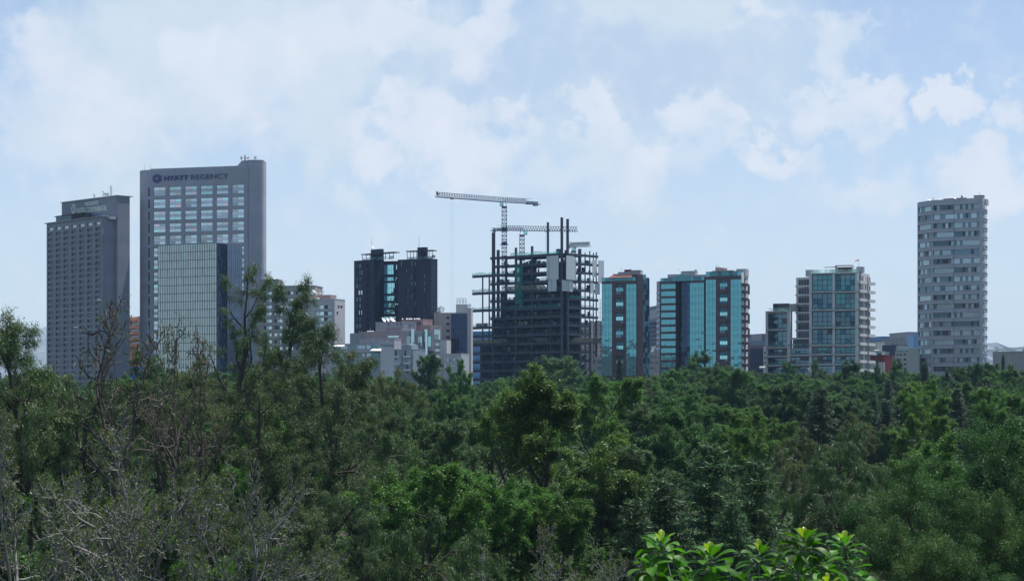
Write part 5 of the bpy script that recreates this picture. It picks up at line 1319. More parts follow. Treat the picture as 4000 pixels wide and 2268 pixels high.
    tank('white horizontal tank over the red wall', 3416, 3431, 1369, 1270, 3.2)
    tank('white tank among trees beside the glass apartments', 2968, 2986, 1435, 1180, 5)
    Yd = 780
    x = X(3159, Yd)
    R = root('telecom_mast', 'slim telecom mast with round dish rising out of the trees', 'telecom mast', (x, Yd, gz(Yd)))
    MB().mat(MT['metalgrey']).tube((x, Yd, gz(Yd)), (x, Yd, Z(1436, Yd)), .3, 8, .2).build('pole', R)
    MB().mat(MT['dishwhite']).tube((x, Yd - .9, Z(1441, Yd)), (x, Yd - .3, Z(1441, Yd)), .42, 12).build('drum_dish', R)
    for dx in (-.75, .7): MB().mat(MT['metalgrey']).box(x + dx - .2, x + dx + .2, Yd - .5, Yd - .2, Z(1470, Yd), Z(1453, Yd)).build('panel_antenna', R)
roof_things()
# ------------------------------------------------------------------ trees
def leafm(name, col, var=0.35, trans=0.45, rough=0.5, spec=0.35):
    """Leaf surface: every spray has its own tint, every tree its own shade of the species' green."""
    m, nt, b = newmat(name)
    at = N(nt, 'ShaderNodeAttribute'); at.attribute_name = 'tint'
    oi = N(nt, 'ShaderNodeObjectInfo').outputs['Random']
    f = M_(nt, 'MULTIPLY_ADD', M_(nt, 'SUBTRACT', at.outputs['Fac'], 0.5), 2 * var, 1.0)
    f = M_(nt, 'MULTIPLY', f, M_(nt, 'MULTIPLY_ADD', M_(nt, 'SUBTRACT', oi, 0.5), 0.5, 1.0))
    warm = M_(nt, 'MULTIPLY_ADD', M_(nt, 'SUBTRACT', M_(nt, 'FRACT', M_(nt, 'MULTIPLY', oi, 7.31)), 0.5), 0.20, 1.0)
    cn = N(nt, 'ShaderNodeCombineXYZ')
    nt.links.new(M_(nt, 'MULTIPLY', M_(nt, 'MULTIPLY', f, warm), col[0]), cn.inputs[0])
    nt.links.new(M_(nt, 'MULTIPLY', f, col[1]), cn.inputs[1])
    nt.links.new(M_(nt, 'MULTIPLY', f, col[2]), cn.inputs[2])
    nt.links.new(cn.outputs[0], b.inputs['Base Color'])
    b.inputs['Roughness'].default_value = rough; b.inputs['Specular IOR Level'].default_value = spec
    tl = N(nt, 'ShaderNodeBsdfTranslucent')
    br = MIX(nt, 1.0, cn.outputs[0], (1.0, 1.25, 0.5), 'MULTIPLY'); nt.links.new(br, tl.inputs[0])
    mx = N(nt, 'ShaderNodeMixShader'); mx.inputs[0].default_value = trans
    nt.links.new(b.outputs[0], mx.inputs[1]); nt.links.new(tl.outputs[0], mx.inputs[2])
    nt.links.new(mx.outputs[0], nt.nodes['Material Output'].inputs[0])
    return m
LM = dict(
    feather=leafm('feathery_leaves', (0.068, 0.112, 0.040), 0.34, 0.3),
    brownish=leafm('browned_sprays', (0.085, 0.112, 0.042), 0.35, 0.3),
    bright=leafm('bright_leaves', (0.080, 0.175, 0.028), 0.4, 0.38),
    dark=leafm('dark_leaves', (0.056, 0.130, 0.034), 0.34, 0.35),
    lime=leafm('yellow_green_leaves', (0.092, 0.160, 0.030), 0.4, 0.38),
    grey=leafm('grey_green_leaves', (0.080, 0.140, 0.056), 0.34, 0.35, 0.5, 0.35),
    needle=leafm('dark_needles', (0.042, 0.078, 0.042), 0.45, 0.2),
    cedar=leafm('cedar_sprays', (0.058, 0.112, 0.052), 0.5, 0.25),
    lance=leafm('glossy_lance_leaves', (0.058, 0.125, 0.036), 0.34, 0.35, 0.5, 0.25),
    bud=leafm('olive_buds', (0.088, 0.112, 0.022), 0.35, 0.4),
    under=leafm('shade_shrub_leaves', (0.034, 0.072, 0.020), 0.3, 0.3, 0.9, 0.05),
    rubber=leafm('big_glossy_leaves', (0.058, 0.170, 0.014), 0.5, 0.42, 0.45, 0.35),
    young=leafm('young_lime_leaves', (0.24, 0.33, 0.03), 0.2, 0.5, 0.3, 0.5),
)
BK = dict(dark=wallm('dark_bark', (0.050, 0.042, 0.036), 0.3), grey=wallm('grey_bark', (0.19, 0.19, 0.185), 0.3), dead=wallm('dead_wood', (0.085, 0.07, 0.062), 0.35))
def nrm(v): return v / (np.linalg.norm(v) + 1e-9)
class Tree:
    def __init__(s, seed):
        s.r = np.random.default_rng(seed); s.br = []; s.tips = []
        s.lv = []; s.lt = []
    def rot(s, d, ang, az):
        a = np.cross(d, (0, 0, 1.0)) if abs(d[2]) < .95 else np.cross(d, (1.0, 0, 0))
        a = nrm(a); b = np.cross(d, a)
        return nrm(d * math.cos(ang) + (a * math.cos(az) + b * math.sin(az)) * math.sin(ang))
    def limb(s, p, d, L, r0, r1, n, wig, up, lev):
        r = s.r; pts = [p.copy()]; ds = [d]
        for i in range(n):
            d = nrm(d + r.normal(0, wig, 3) + np.array([0, 0, up])); p = p + d * (L / n); pts.append(p); ds.append(d)
        rd = np.linspace(r0, r1, n + 1); s.br.append((np.array(pts), rd, lev))
        return pts, ds, rd
    def grow(s, p, d, L, r0, lev, P):
        """P: per level dict n, wig, up, kids, ang, ratio, t0"""
        q = P[lev]; last = lev == len(P) - 1
        pts, ds, rd = s.limb(p, d, L, r0, r0 * (.25 if not last else .4), q['n'], q['wig'], q['up'], lev)
        if last:
            for t in q.get('tips', (.45, .75, 1.0)):
                i = t * q['n']; k = min(int(i), q['n'] - 1); s.tips.append((pts[k] + (pts[k + 1] - pts[k]) * (i - k), ds[k]))
            return
        az = s.r.uniform(0, 6.28)
        for c in range(q['kids']):
            t = q['t0'] + (1 - q['t0']) * (c + s.r.uniform(.2, 1)) / q['kids']; t = min(t, 1.0)
            i = t * q['n']; k = min(int(i), q['n'] - 1); pp = pts[k] + (pts[k + 1] - pts[k]) * (i - k)
            az += 2.4 + s.r.normal(0, .4)
            a = rad(q['ang']) * s.r.uniform(.65, 1.25)
            env = q['env'](t) if 'env' in q else (1 - .45 * (t - q['t0']) / (1 - q['t0'] + 1e-6))
            nd = s.rot(ds[k], a, az)
            s.grow(pp, nd, L * q['ratio'] * env * s.r.uniform(.7, 1.2), max(.012, np.interp(i, range(q['n'] + 1), rd) * .62), lev + 1, P)
        if q.get('lead', True):
            s.grow(pts[-1], ds[-1], L * q['ratio'] * .6, rd[-1], lev + 1, P)
    def trunk_mesh(s, name, mat, minr=0.0):
        V = []; Fc = []; off = 0
        for pts, rd, lev in s.br:
            if rd[0] < minr: continue
            n = 7 if lev == 0 else 5 if rd[0] > .06 else 3
            d = np.gradient(pts, axis=0); d /= np.linalg.norm(d, axis=1)[:, None] + 1e-9
            ref = np.array([1.0, 0, 0]) if abs(d[0][0]) < .8 else np.array([0, 1.0, 0])
            a = np.cross(d, ref); a /= np.linalg.norm(a, axis=1)[:, None] + 1e-9; b = np.cross(d, a)
            t = np.arange(n) * 2 * math.pi / n
            ring = pts[:, None, :] + rd[:, None, None] * (a[:, None, :] * np.cos(t)[None, :, None] + b[:, None, :] * np.sin(t)[None, :, None])
            k = len(pts); V.append(ring.reshape(-1, 3))
            i = np.arange(k - 1)[:, None] * n; j = np.arange(n)[None, :]; j2 = (j + 1) % n
            Fc.append((np.stack([i + j, i + j2, i + n + j2, i + n + j], -1).reshape(-1, 4)) + off); off += k * n
        return npmesh(name, np.concatenate(V), np.concatenate(Fc), mat, smooth=True)
    def leaves(s, per, spread, ln, wd, mode='round', droop=0.0, flat=.8, sub=None):
        """Leaf blades round every twig tip. mode: round, spray (hanging feathers), lance."""
        r = s.r; C = np.array([t[0] for t in s.tips]); D = np.array([t[1] for t in s.tips]); n = len(C)
        if sub is not None: k = r.random(n) < sub; C, D = C[k], D[k]; n = len(C)
        ct = r.random(n)
        P = np.repeat(C, per, 0); T = np.repeat(ct, per) * .75 + r.random(n * per) * .25; m = n * per
        off = r.normal(0, 1, (m, 3)) * spread; off[:, 2] *= flat
        P = P + off
        if mode == 'spray':
            ax = np.repeat(D, per, 0) * .5 + r.normal(0, .45, (m, 3)); ax[:, 2] -= droop
        elif mode == 'lance':
            ax = np.repeat(D, per, 0) * .3 + r.normal(0, .7, (m, 3)); ax[:, 2] -= droop
        else:
            ax = r.normal(0, 1, (m, 3)); ax[:, 2] *= .5
        ax /= np.linalg.norm(ax, axis=1)[:, None] + 1e-9
        nn = r.normal(0, .5, (m, 3)) + np.array([0, 0, .75]) + off / (np.linalg.norm(off, axis=1)[:, None] + 1e-6) * .5; sd = np.cross(ax, nn); sd /= np.linalg.norm(sd, axis=1)[:, None] + 1e-9
        L = (ln * r.uniform(.6, 1.3, m))[:, None]; Wd = (wd * r.uniform(.7, 1.3, m))[:, None]
        q = np.stack([P, P + ax * L * .45 + sd * Wd * .5, P + ax * L, P + ax * L * .45 - sd * Wd * .5], 1)
        s.lv.append(q.reshape(-1, 3)); s.lt.append(np.repeat(T, 4))
    def crown_mesh(s, name, mat):
        V = np.concatenate(s.lv); F = np.arange(len(V)).reshape(-1, 4)
        return npmesh(name, V, F, mat, tint=np.concatenate(s.lt))
    def size(s):
        z = max(b[0][:, 2].max() for b in s.br)
        return z
def npmesh(name, V, F, mat, smooth=False, tint=None):
    me = bpy.data.meshes.new(name)
    me.vertices.add(len(V)); me.vertices.foreach_set('co', V.astype(np.float32).ravel())
    k = F.shape[1]
    me.loops.add(F.size); me.loops.foreach_set('vertex_index', F.astype(np.int32).ravel())
    me.polygons.add(len(F)); me.polygons.foreach_set('loop_start', np.arange(0, F.size, k, dtype=np.int32))
    if smooth: me.polygons.foreach_set('use_smooth', np.ones(len(F), dtype=bool))
    me.materials.append(mat)
    if tint is not None:
        a = me.attributes.new('tint', 'FLOAT', 'POINT'); a.data.foreach_set('value', tint.astype(np.float32))
    me.update(calc_edges=True); me.validate()
    return me
UP = np.array([0, 0, 1.0]); O3 = np.zeros(3)
PROTO = {}
def proto(key, t, bark, crown_mat, minr=0.0):
    h = t.size(); PROTO[key] = (t.trunk_mesh('trunk', bark, minr), t.crown_mesh('crown', crown_mat) if t.lv else None, h)
def env_round(a=.55, w=.5): return lambda t: max(.25, math.sqrt(max(0.0, 1 - ((t - a) / w) ** 2)))
def make_protos():
    # broadleaf, dense and rounded
    for i, (key, mat) in enumerate((('round_a', 'dark'), ('round_b', 'bright'), ('round_c', 'dark'), ('round_d', 'grey'))):
        t = Tree(20 + i)
        P = [dict(n=7, wig=.10, up=.05, kids=15 + i, ang=62, ratio=.50, t0=.26, env=env_round(.62, .72)), dict(n=5, wig=.18, up=.08, kids=6, ang=52, ratio=.50, t0=.35),
             dict(n=4, wig=.2, up=.06, kids=6, ang=55, ratio=.42, t0=.25), dict(n=3, wig=.25, up=.03, kids=0, ang=0, ratio=0, t0=0, tips=(.5, 1.0))]
        t.grow(O3.copy(), UP.copy(), 12.5, .42, 0, P)
        t.leaves(46, .27, .23, .14, flat=.7); proto(key, t, BK['dark'], LM[mat], .02)
    # airy broadleaf with visible limbs
    for i, (key, mat) in enumerate((('airy_a', 'lime'), ('airy_b', 'bright'), ('airy_c', 'dark'))):
        t = Tree(40 + i)
        P = [dict(n=6, wig=.12, up=.05, kids=8, ang=48, ratio=.78, t0=.22), dict(n=6, wig=.18, up=.07, kids=7, ang=48, ratio=.42, t0=.3),
             dict(n=4, wig=.2, up=.05, kids=6, ang=55, ratio=.42, t0=.25), dict(n=3, wig=.25, up=.04, kids=0, ang=0, ratio=0, t0=0, tips=(.6, 1.0))]
        t.grow(O3.copy(), UP.copy(), 11.0, .40, 0, P)
        t.leaves(46, .25, .22, .14, flat=.65); proto(key, t, BK['dark'], LM[mat], .015)
    # feathery hanging cypress
    for i, (key, mat) in enumerate((('feather_a', 'feather'), ('feather_b', 'feather'), ('feather_c', 'brownish'))):
        t = Tree(60 + i)
        P = [dict(n=9, wig=.10, up=.06, kids=12, ang=56, ratio=.38, t0=.28, env=lambda u: 1.2 - .5 * u), dict(n=7, wig=.22, up=.09, kids=6, ang=50, ratio=.42, t0=.3),
             dict(n=5, wig=.22, up=-.03, kids=5, ang=50, ratio=.55, t0=.2), dict(n=4, wig=.2, up=-.22, kids=0, ang=0, ratio=0, t0=0, tips=(.15, .4, .7, 1.0))]
        t.grow(O3.copy(), UP.copy(), 20.0, .62, 0, P)
        t.leaves(13, .24, .40, .055, 'spray', .75); t.leaves(4, .3, .22, .08, 'spray', .2); proto(key, t, BK['dark'], LM[mat], .014)
    # sparse tall feathery tree with bare dark limbs
    t = Tree(71)
    P = [dict(n=9, wig=.13, up=.06, kids=9, ang=40, ratio=.36, t0=.40, env=lambda u: 1.2 - .55 * u), dict(n=7, wig=.22, up=.12, kids=5, ang=45, ratio=.42, t0=.3),
         dict(n=5, wig=.24, up=-.02, kids=4, ang=50, ratio=.55, t0=.2), dict(n=4, wig=.22, up=-.25, kids=0, ang=0, ratio=0, t0=0, tips=(.1, .35, .65, 1.0))]
    t.grow(O3.copy(), UP.copy(), 22.0, .66, 0, P)
    t.leaves(14, .22, .42, .055, 'spray', .75, sub=.85); proto('feather_sparse', t, BK['dark'], LM['feather'], .012)
    # weeping willow-like grey green
    for i, key in enumerate(('weeping_a', 'weeping_b')):
        t = Tree(80 + i)
        P = [dict(n=6, wig=.12, up=.04, kids=12, ang=55, ratio=.55, t0=.35, env=env_round(.6, .6)), dict(n=7, wig=.14, up=-.06, kids=7, ang=45, ratio=.45, t0=.25),
             dict(n=6, wig=.14, up=-.22, kids=4, ang=40, ratio=.6, t0=.2), dict(n=5, wig=.10, up=-.40, kids=0, ang=0, ratio=0, t0=0, tips=(.2, .45, .7, 1.0))]
        t.grow(O3.copy(), UP.copy(), 12.0, .40, 0, P)
        t.leaves(13, .20, .50, .07, 'spray', 1.1); proto(key, t, BK['dead'], LM['grey' if i else 'feather'], .014)
    # conifers: tiers of level fronds
    for i, (key, mat, w, st) in enumerate((('fir_a', 'needle', .21, 0), ('cedar_a', 'cedar', .30, 1), ('fir_b', 'needle', .17, 0))):
        t = Tree(90 + i); H = 20.0; r = t.r
        t.limb(O3.copy(), UP.copy(), H, .36, .03, 12, .015, .1, 0); tr = t.br[0][0]
        nb = 120
        for b in range(nb):
            h = .10 + .89 * (b + r.random()) / nb; L = H * w * (1 - h) ** .75 * r.uniform(.6, 1.2) + .4; az = b * 2.4 + r.normal(0, .3)
            k = h * 12; j = min(int(k), 11); p = tr[j] + (tr[j + 1] - tr[j]) * (k - j)
            el = rad(-5 if not st else 12) + r.normal(0, .1); d = np.array([math.cos(az) * math.cos(el), math.sin(az) * math.cos(el), math.sin(el)])
            pts, ds, rd = t.limb(p, d, L, .02 + .02 * L * .6, .01, 5, .07, -.02 if not st else .02, 1)
            m = max(3, int(L / .32))
            for q in range(m):
                u = (.15 + .85 * (q + r.random()) / m) * 5; j = min(int(u), 4); c = pts[j] + (pts[j + 1] - pts[j]) * (u - j); sd = nrm(np.cross(ds[j], UP)); wd = L * .28 * (1.15 - u / 5)
                for s2 in (-1, 1): t.tips.append((c + sd * s2 * wd * r.uniform(.1, .6), nrm(ds[j] * .7 + sd * s2)))
        t.leaves(9, .15, .55, .11, 'spray', .12 if st else .4, .5); proto(key, t, BK['dark'], LM[mat], .02)
    t = Tree(97); H = 16.0; t.limb(O3.copy(), UP.copy(), H, .22, .03, 10, .01, .1, 0); r = t.r
    for b in range(420):
        h = .06 + .93 * (b + r.random()) / 420; R = H * .085 * (1 - h) ** .45 * r.uniform(.4, 1.0); az = r.uniform(0, 6.28); t.tips.append((np.array([R * math.cos(az), R * math.sin(az), h * H]), nrm(np.array([math.cos(az) * .3, math.sin(az) * .3, 1.0]))))
    t.leaves(24, .16, .45, .10, 'spray', -.5, 1.3); proto('column', t, BK['dark'], LM['needle'])
    # dead tree, bare dark limbs
    for i, key in enumerate(('dead_a', 'dead_b')):
        t = Tree(100 + i)
        P = [dict(n=6, wig=.10, up=.05, kids=8, ang=42, ratio=.78, t0=.25), dict(n=8, wig=.22, up=.09, kids=8, ang=44, ratio=.42, t0=.25),
             dict(n=6, wig=.3, up=.06, kids=4, ang=48, ratio=.48, t0=.25), dict(n=4, wig=.35, up=.05, kids=0, ang=0, ratio=0, t0=0)]
        t.grow(O3.copy(), UP.copy(), 10.0, .40, 0, P)
        for k in range(len(t.br)):
            pts, rd, lev = t.br[k]; t.br[k] = (pts, np.maximum(rd, .035), lev)
        t.leaves(5, .35, .45, .06, 'spray', .8, sub=.16); proto(key, t, BK['dead'], LM['brownish'])
    # bare tree breaking bud: a dome of upturned pale twigs
    for i, key in enumerate(('budding_a', 'budding_b', 'budding_c')):
        t = Tree(110 + i)
        P = [dict(n=3, wig=.10, up=.02, kids=7, ang=62, ratio=1.2, t0=.45, lead=True), dict(n=7, wig=.17, up=.04, kids=7, ang=54, ratio=.50, t0=.20),
             dict(n=5, wig=.22, up=.04, kids=6, ang=58, ratio=.52, t0=.2), dict(n=5, wig=.28, up=.06, kids=5, ang=46, ratio=.55, t0=.25), dict(n=4, wig=.24, up=.12, kids=0, ang=0, ratio=0, t0=0, tips=(.7, 1.0))]
        t.grow(O3.copy(), UP.copy(), 3.0, .24, 0, P)
        for k in range(len(t.br)):
            pts, rd, lev = t.br[k]; t.br[k] = (pts, np.maximum(rd, .0068), lev)
        t.leaves(3, .03, .06, .03, 'round', sub=.5); proto(key, t, BK['grey'], LM['bud'])
    # big glossy lance-leaved crown
    for i, key in enumerate(('lance_a', 'lance_b')):
        t = Tree(120 + i)
        P = [dict(n=6, wig=.1, up=.05, kids=16, ang=58, ratio=.50, t0=.25, env=env_round(.5, .6)), dict(n=5, wig=.16, up=.06, kids=8, ang=48, ratio=.45, t0=.25),
             dict(n=4, wig=.2, up=.05, kids=6, ang=45, ratio=.55, t0=.3), dict(n=3, wig=.25, up=-.02, kids=0, ang=0, ratio=0, t0=0, tips=(.5, 1.0))]
        t.grow(O3.copy(), UP.copy(), 12.0, .36, 0, P)
        t.leaves(30, .26, .24, .055, 'lance', .35); proto(key, t, BK['dark'], LM['lance'], .02)
make_protos()
TREES = []       # (root object, kind words, species group, px, py, Y)
KIND = dict(round_a='dense dark green tree', round_b='bright green leafy tree', round_c='dark rounded tree', round_d='grey green leafy tree', airy_a='yellow green airy tree', airy_b='fresh green airy tree', airy_c='deep green airy tree',
            feather_a='feathery hanging tree', feather_b='soft feathery tree', feather_c='brownish feathery tree', feather_sparse='gaunt feathery tree', weeping_a='olive weeping tree', weeping_b='grey green weeping tree',
            fir_a='dark fir', cedar_a='layered cedar', fir_b='narrow dark fir', column='slim dark cypress', dead_a='dead leafless tree', dead_b='dark bare tree', budding_a='pale budding tree', budding_b='bare budding tree', budding_c='domed budding tree', lance_a='glossy lance leaved tree', lance_b='shiny willow leaved tree')
NAME = dict(round='broadleaf_tree', airy='broadleaf_tree', feather='cypress_tree', weeping='weeping_tree', fir='fir_tree', cedar='cedar_tree', column='cypress_tree', dead='dead_tree', budding='budding_tree', lance='lance_leaf_tree')
def proto_width(key):
    tr, cr, h = PROTO[key]
    me = tr if key.startswith(('dead', 'budding')) else (cr or tr)
    co = np.empty(len(me.vertices) * 3, np.float32); me.vertices.foreach_get('co', co); co = co.reshape(-1, 3)
    x = np.percentile(co[:, 0], [4, 96]); y = np.percentile(co[:, 1], [4, 96]); return float((x[1] - x[0] + y[1] - y[0]) / 2), float(np.percentile(co[:, 2], 99.8)), float(x.mean()), float(y.mean())
PW = {k: proto_width(k) for k in PROTO}
TR = random.Random(77)
def tree(key, px, py, Y, wpx=None, rot=None, label=None, base=None):
    tr, cr, h = PROTO[key]; zg = (gz(Y) if base is None else base) - .15; ht = Z(py, Y) - zg
    if ht < 3: return None
    w0, h0, cx, cy = PW[key]; sz = ht / h0; sx = sz if wpx is None else (wpx * Y / FPX) / w0
    sx = min(max(sx, sz * .62), sz * 1.7)
    o = bpy.data.objects.new(NAME[key.split('_')[0]], None); o.empty_display_size = .5
    a = TR.uniform(0, 6.28) if rot is None else rot
    o.location = (X(px, Y) - sx * (cx * math.cos(a) - cy * math.sin(a)), Y - sx * (cx * math.sin(a) + cy * math.cos(a)), zg); o.scale = (sx, sx, sz); o.rotation_euler = (0, 0, a)
    link(o); o['category'] = 'tree'; o['group'] = 'trees of the park forest'
    for nm, me in (('trunk', tr), ('crown', cr)):
        if me is not None: link(bpy.data.objects.new(nm, me), o)
    TREES.append([o, KIND[key], key, px, py, Y, label])
    return o
KEYS = [
    # left skyline
    ('feather_b', 70, 1228, 257, 430), ('feather_a', -20, 1275, 240, 340), ('dead_a', 405, 1165, 234, 330), ('dead_b', 700, 1245, 257, 190), ('dead_b', 815, 1285, 269, 90),
    ('feather_b', 590, 1370, 234, 260), ('feather_c', 760, 1400, 249, 260), ('feather_sparse', 945, 1036, 257, 200), ('feather_b', 1120, 1082, 262, 300), ('feather_a', 1290, 1245, 240, 360), ('feather_c', 1090, 1400, 241, 220),
    ('feather_c', 1440, 1370, 257, 250), ('feather_a', 1300, 1420, 234, 230), ('feather_c', 1590, 1440, 257, 180), ('round_a', 1672, 1385, 520, 90), ('airy_c', 1805, 1405, 430, 100), ('feather_b', 250, 1440, 226, 260), ('feather_a', 1010, 1440, 210, 300),
    ('airy_a', 2200, 1432, 330, 420), ('airy_a', 2060, 1455, 345, 300), ('airy_b', 2360, 1470, 320, 260), ('round_d', 2195, 1390, 900, 150), ('round_c', 2290, 1445, 850, 110),
    ('dead_b', 2520, 1452, 600, 110), ('dead_a', 2470, 1470, 640, 80), ('round_c', 2740, 1372, 980, 110), ('round_c', 2700, 1395, 960, 80), ('round_a', 2620, 1440, 900, 120), ('round_a', 2800, 1430, 930, 110), ('column', 2420, 1405, 1000, 26), ('round_a', 2880, 1440, 900, 120),
    ('round_a', 3085, 1408, 1000, 45), ('round_c', 3330, 1405, 960, 110), ('round_c', 3190, 1405, 1000, 60), ('dead_b', 3200, 1430, 900, 60), ('fir_b', 3430, 1400, 960, 22), ('round_c', 3505, 1400, 980, 40), ('column', 3613, 1415, 940, 36), ('airy_c', 3430, 1425, 900, 70),
    ('round_a', 3760, 1432, 850, 80), ('round_a', 3850, 1415, 820, 90), ('round_a', 3810, 1420, 835, 60), ('column', 3919, 1385, 1000, 15), ('round_c', 3960, 1425, 880, 120), ('column', 3700, 1445, 900, 20),
    # middle forest
    ('fir_a', 3845, 1480, 520, 190), ('fir_a', 3730, 1515, 540, 150), ('fir_a', 3200, 1515, 480, 170), ('fir_b', 3630, 1500, 560, 70), ('fir_b', 3340, 1520, 600, 60), ('fir_a', 3515, 1545, 520, 150), ('fir_b', 3470, 1560, 500, 90),
    ('round_d', 3050, 1490, 520, 170), ('round_b', 3900, 1520, 500, 200), ('round_d', 3300, 1560, 460, 150), ('airy_c', 2620, 1480, 400, 180), ('round_c', 2640, 1560, 330, 260),
    ('feather_c', 3095, 1670, 250, 190), ('weeping_b', 3290, 1660, 245, 330), ('feather_c', 3330, 1610, 290, 180), ('weeping_b', 3240, 1800, 225, 260), ('airy_b', 3590, 1620, 300, 200), ('round_d', 3460, 1660, 290, 140),
    ('cedar_a', 2785, 1735, 215, 320), ('cedar_a', 2620, 1880, 195, 330), ('cedar_a', 2960, 1800, 205, 280), ('cedar_a', 2480, 1960, 190, 260), ('cedar_a', 2840, 1960, 185, 260),
    ('round_d', 2480, 1740, 250, 250), ('round_d', 2350, 1840, 235, 200), ('airy_b', 2960, 1590, 380, 210), ('round_b', 2880, 1660, 330, 200),
    ('lance_a', 3620, 1790, 190, 400), ('lance_b', 3900, 1640, 200, 420), ('lance_a', 3760, 1900, 165, 380), ('lance_b', 3560, 2020, 150, 320), ('lance_b', 3960, 1920, 150, 330), ('lance_a', 3740, 2090, 135, 330),
    ('round_b', 1650, 1815, 215, 360), ('round_b', 1900, 1840, 210, 300), ('round_b', 2010, 1960, 200, 210), ('round_b', 2190, 1880, 205, 260), ('airy_b', 1090, 1615, 250, 320), ('round_b', 1000, 1660, 255, 160),
    ('feather_a', 1280, 1500, 240, 330), ('feather_b', 1480, 1560, 250, 280), ('weeping_a', 1350, 1690, 220, 300), ('feather_b', 1180, 1760, 205, 240), ('feather_a', 1420, 1900, 195, 260), ('feather_b', 1230, 1980, 180, 260),
    ('airy_c', 1780, 1500, 340, 160), ('round_d', 1740, 1640, 280, 260), ('round_d', 1600, 1600, 320, 180), ('airy_b', 2060, 1620, 290, 200), ('round_c', 1900, 1560, 330, 150), ('airy_a', 1950, 1600, 270, 200),
    ('weeping_a', 1660, 1990, 160, 400), ('weeping_a', 1500, 2140, 145, 260), ('weeping_b', 1810, 2110, 150, 240),
    ('round_a', 700, 1640, 260, 200), ('feather_a', 100, 1480, 260, 280), ('feather_b', 320, 1560, 250, 260), ('round_b', 800, 1640, 270, 160), ('feather_c', 880, 1480, 280, 200), ('feather_a', 690, 1470, 270, 240),
    ('round_b', 780, 2190, 130, 200), ('round_a', 300, 2060, 130, 220), ('round_a', 640, 2080, 135, 220),
    # budding trees near the bottom
    ('budding_a', 500, 1600, 82, 620), ('budding_b', 70, 1620, 88, 420), ('budding_c', 900, 1760, 78, 520), ('budding_b', 2150, 2050, 98, 400), ('budding_c', 2330, 2120, 104, 240), ('round_a', 1000, 2120, 140, 260),
]
def settle(key, px, py, Y, w):
    """Slide a crown along its sight line to where its height over the ground suits its breadth."""
    if key.split('_')[0] not in ('round', 'airy', 'lance', 'weeping', 'feather') or w < 90: return Y
    best = (9, Y)
    for i in range(60):
        y = Y * (.72 + .0125 * i); h = Z(py, y) - gz(y)
        if h < 6: continue
        q = (w * y / FPX) / (h * PW[key][0] / PW[key][1])
        c = abs(math.log(q / .95)) + .25 * abs(math.log(y / Y))
        if c < best[0]: best = (c, y)
    return best[1]
KEYS = [(k[0], k[1], k[2], settle(*k), k[4]) for k in KEYS]
for k in KEYS: tree(*k)
SKYL = [(-400, 1440), (0, 1450), (300, 1490), (600, 1430), (900, 1450), (1300, 1450), (1500, 1460), (1650, 1490), (1850, 1495), (2000, 1460), (2300, 1465), (2450, 1470), (2600, 1455), (2700, 1430), (2900, 1435), (3000, 1455), (3200, 1430), (3350, 1440), (3500, 1438), (3600, 1458), (3750, 1455), (3800, 1430), (3900, 1420), (4400, 1430)]
def fill_forest():
    r = random.Random(9)
    rows = [1130, 1050, 970, 890, 810, 740, 670, 605, 545, 490, 440, 395, 355, 318, 285, 255, 228, 204, 182, 162, 146]
    for Y in rows:
        step = (9.0 if Y > 600 else 10.0 if Y > 480 else 11.5) * FPX / Y; n = int(4300 / step)
        for i in range(n + 1):
            px = -150 + (i + r.uniform(-.3, .3)) * step; YY = Y * r.uniform(.97, 1.03)
            if any(abs(px - k[1]) < .38 * k[4] + .2 * step and abs(YY - k[3]) < .10 * YY for k in KEYS): continue
            lim = np.interp(px, [a for a, b in SKYL], [b for a, b in SKYL])
            x = px / 4000
            if Y > 560: pool = ['round_a', 'round_c', 'round_d', 'round_a', 'round_c', 'airy_c', 'round_b', 'fir_b', 'fir_a', 'airy_b']
            elif x < .42: pool = ['feather_a', 'feather_b', 'round_a', 'airy_c', 'feather_c', 'round_c', 'weeping_a', 'airy_b']
            elif x < .62: pool = ['airy_a', 'airy_b', 'round_d', 'round_c', 'airy_c', 'round_b', 'round_a']
            else: pool = ['round_d', 'round_a', 'airy_c', 'fir_a', 'weeping_b', 'round_c', 'cedar_a', 'airy_b']
            key = r.choice(pool)
            ht = r.uniform(13, 17.5) * (1.28 if Y < 480 else 1)
            if key.startswith('fir'): ht *= 1.1
            top = HOR - (gz(YY) + ht - CAMZ) * FPX / YY
            py = max(top, lim + r.uniform(0, 14) + max(0, (900 - Y)) * .012 + (r.uniform(0, 30) if Y < 900 else 0))
            if any(abs(px - k[1]) < .55 * k[4] and YY < k[3] and py < k[2] + .38 * k[4] and k[4] > 90 and not k[0].startswith(('budding', 'dead')) for k in KEYS): continue
            tree(key, px, py, YY, r.uniform(.8, 1.1) * ht * PW[key][0] / PW[key][1] * FPX / YY)
fill_forest()
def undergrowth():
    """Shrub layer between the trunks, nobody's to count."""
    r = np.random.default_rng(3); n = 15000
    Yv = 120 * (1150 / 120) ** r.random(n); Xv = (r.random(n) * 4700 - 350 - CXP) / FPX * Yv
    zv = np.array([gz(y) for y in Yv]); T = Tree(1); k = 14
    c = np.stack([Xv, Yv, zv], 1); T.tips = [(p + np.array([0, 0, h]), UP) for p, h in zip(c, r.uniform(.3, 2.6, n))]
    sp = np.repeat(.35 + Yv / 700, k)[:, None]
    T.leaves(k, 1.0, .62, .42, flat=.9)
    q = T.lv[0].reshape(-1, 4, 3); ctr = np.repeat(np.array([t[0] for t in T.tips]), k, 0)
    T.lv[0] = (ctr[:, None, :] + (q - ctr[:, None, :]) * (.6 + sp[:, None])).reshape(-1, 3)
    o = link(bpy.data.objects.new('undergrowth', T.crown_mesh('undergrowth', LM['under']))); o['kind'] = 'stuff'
undergrowth()
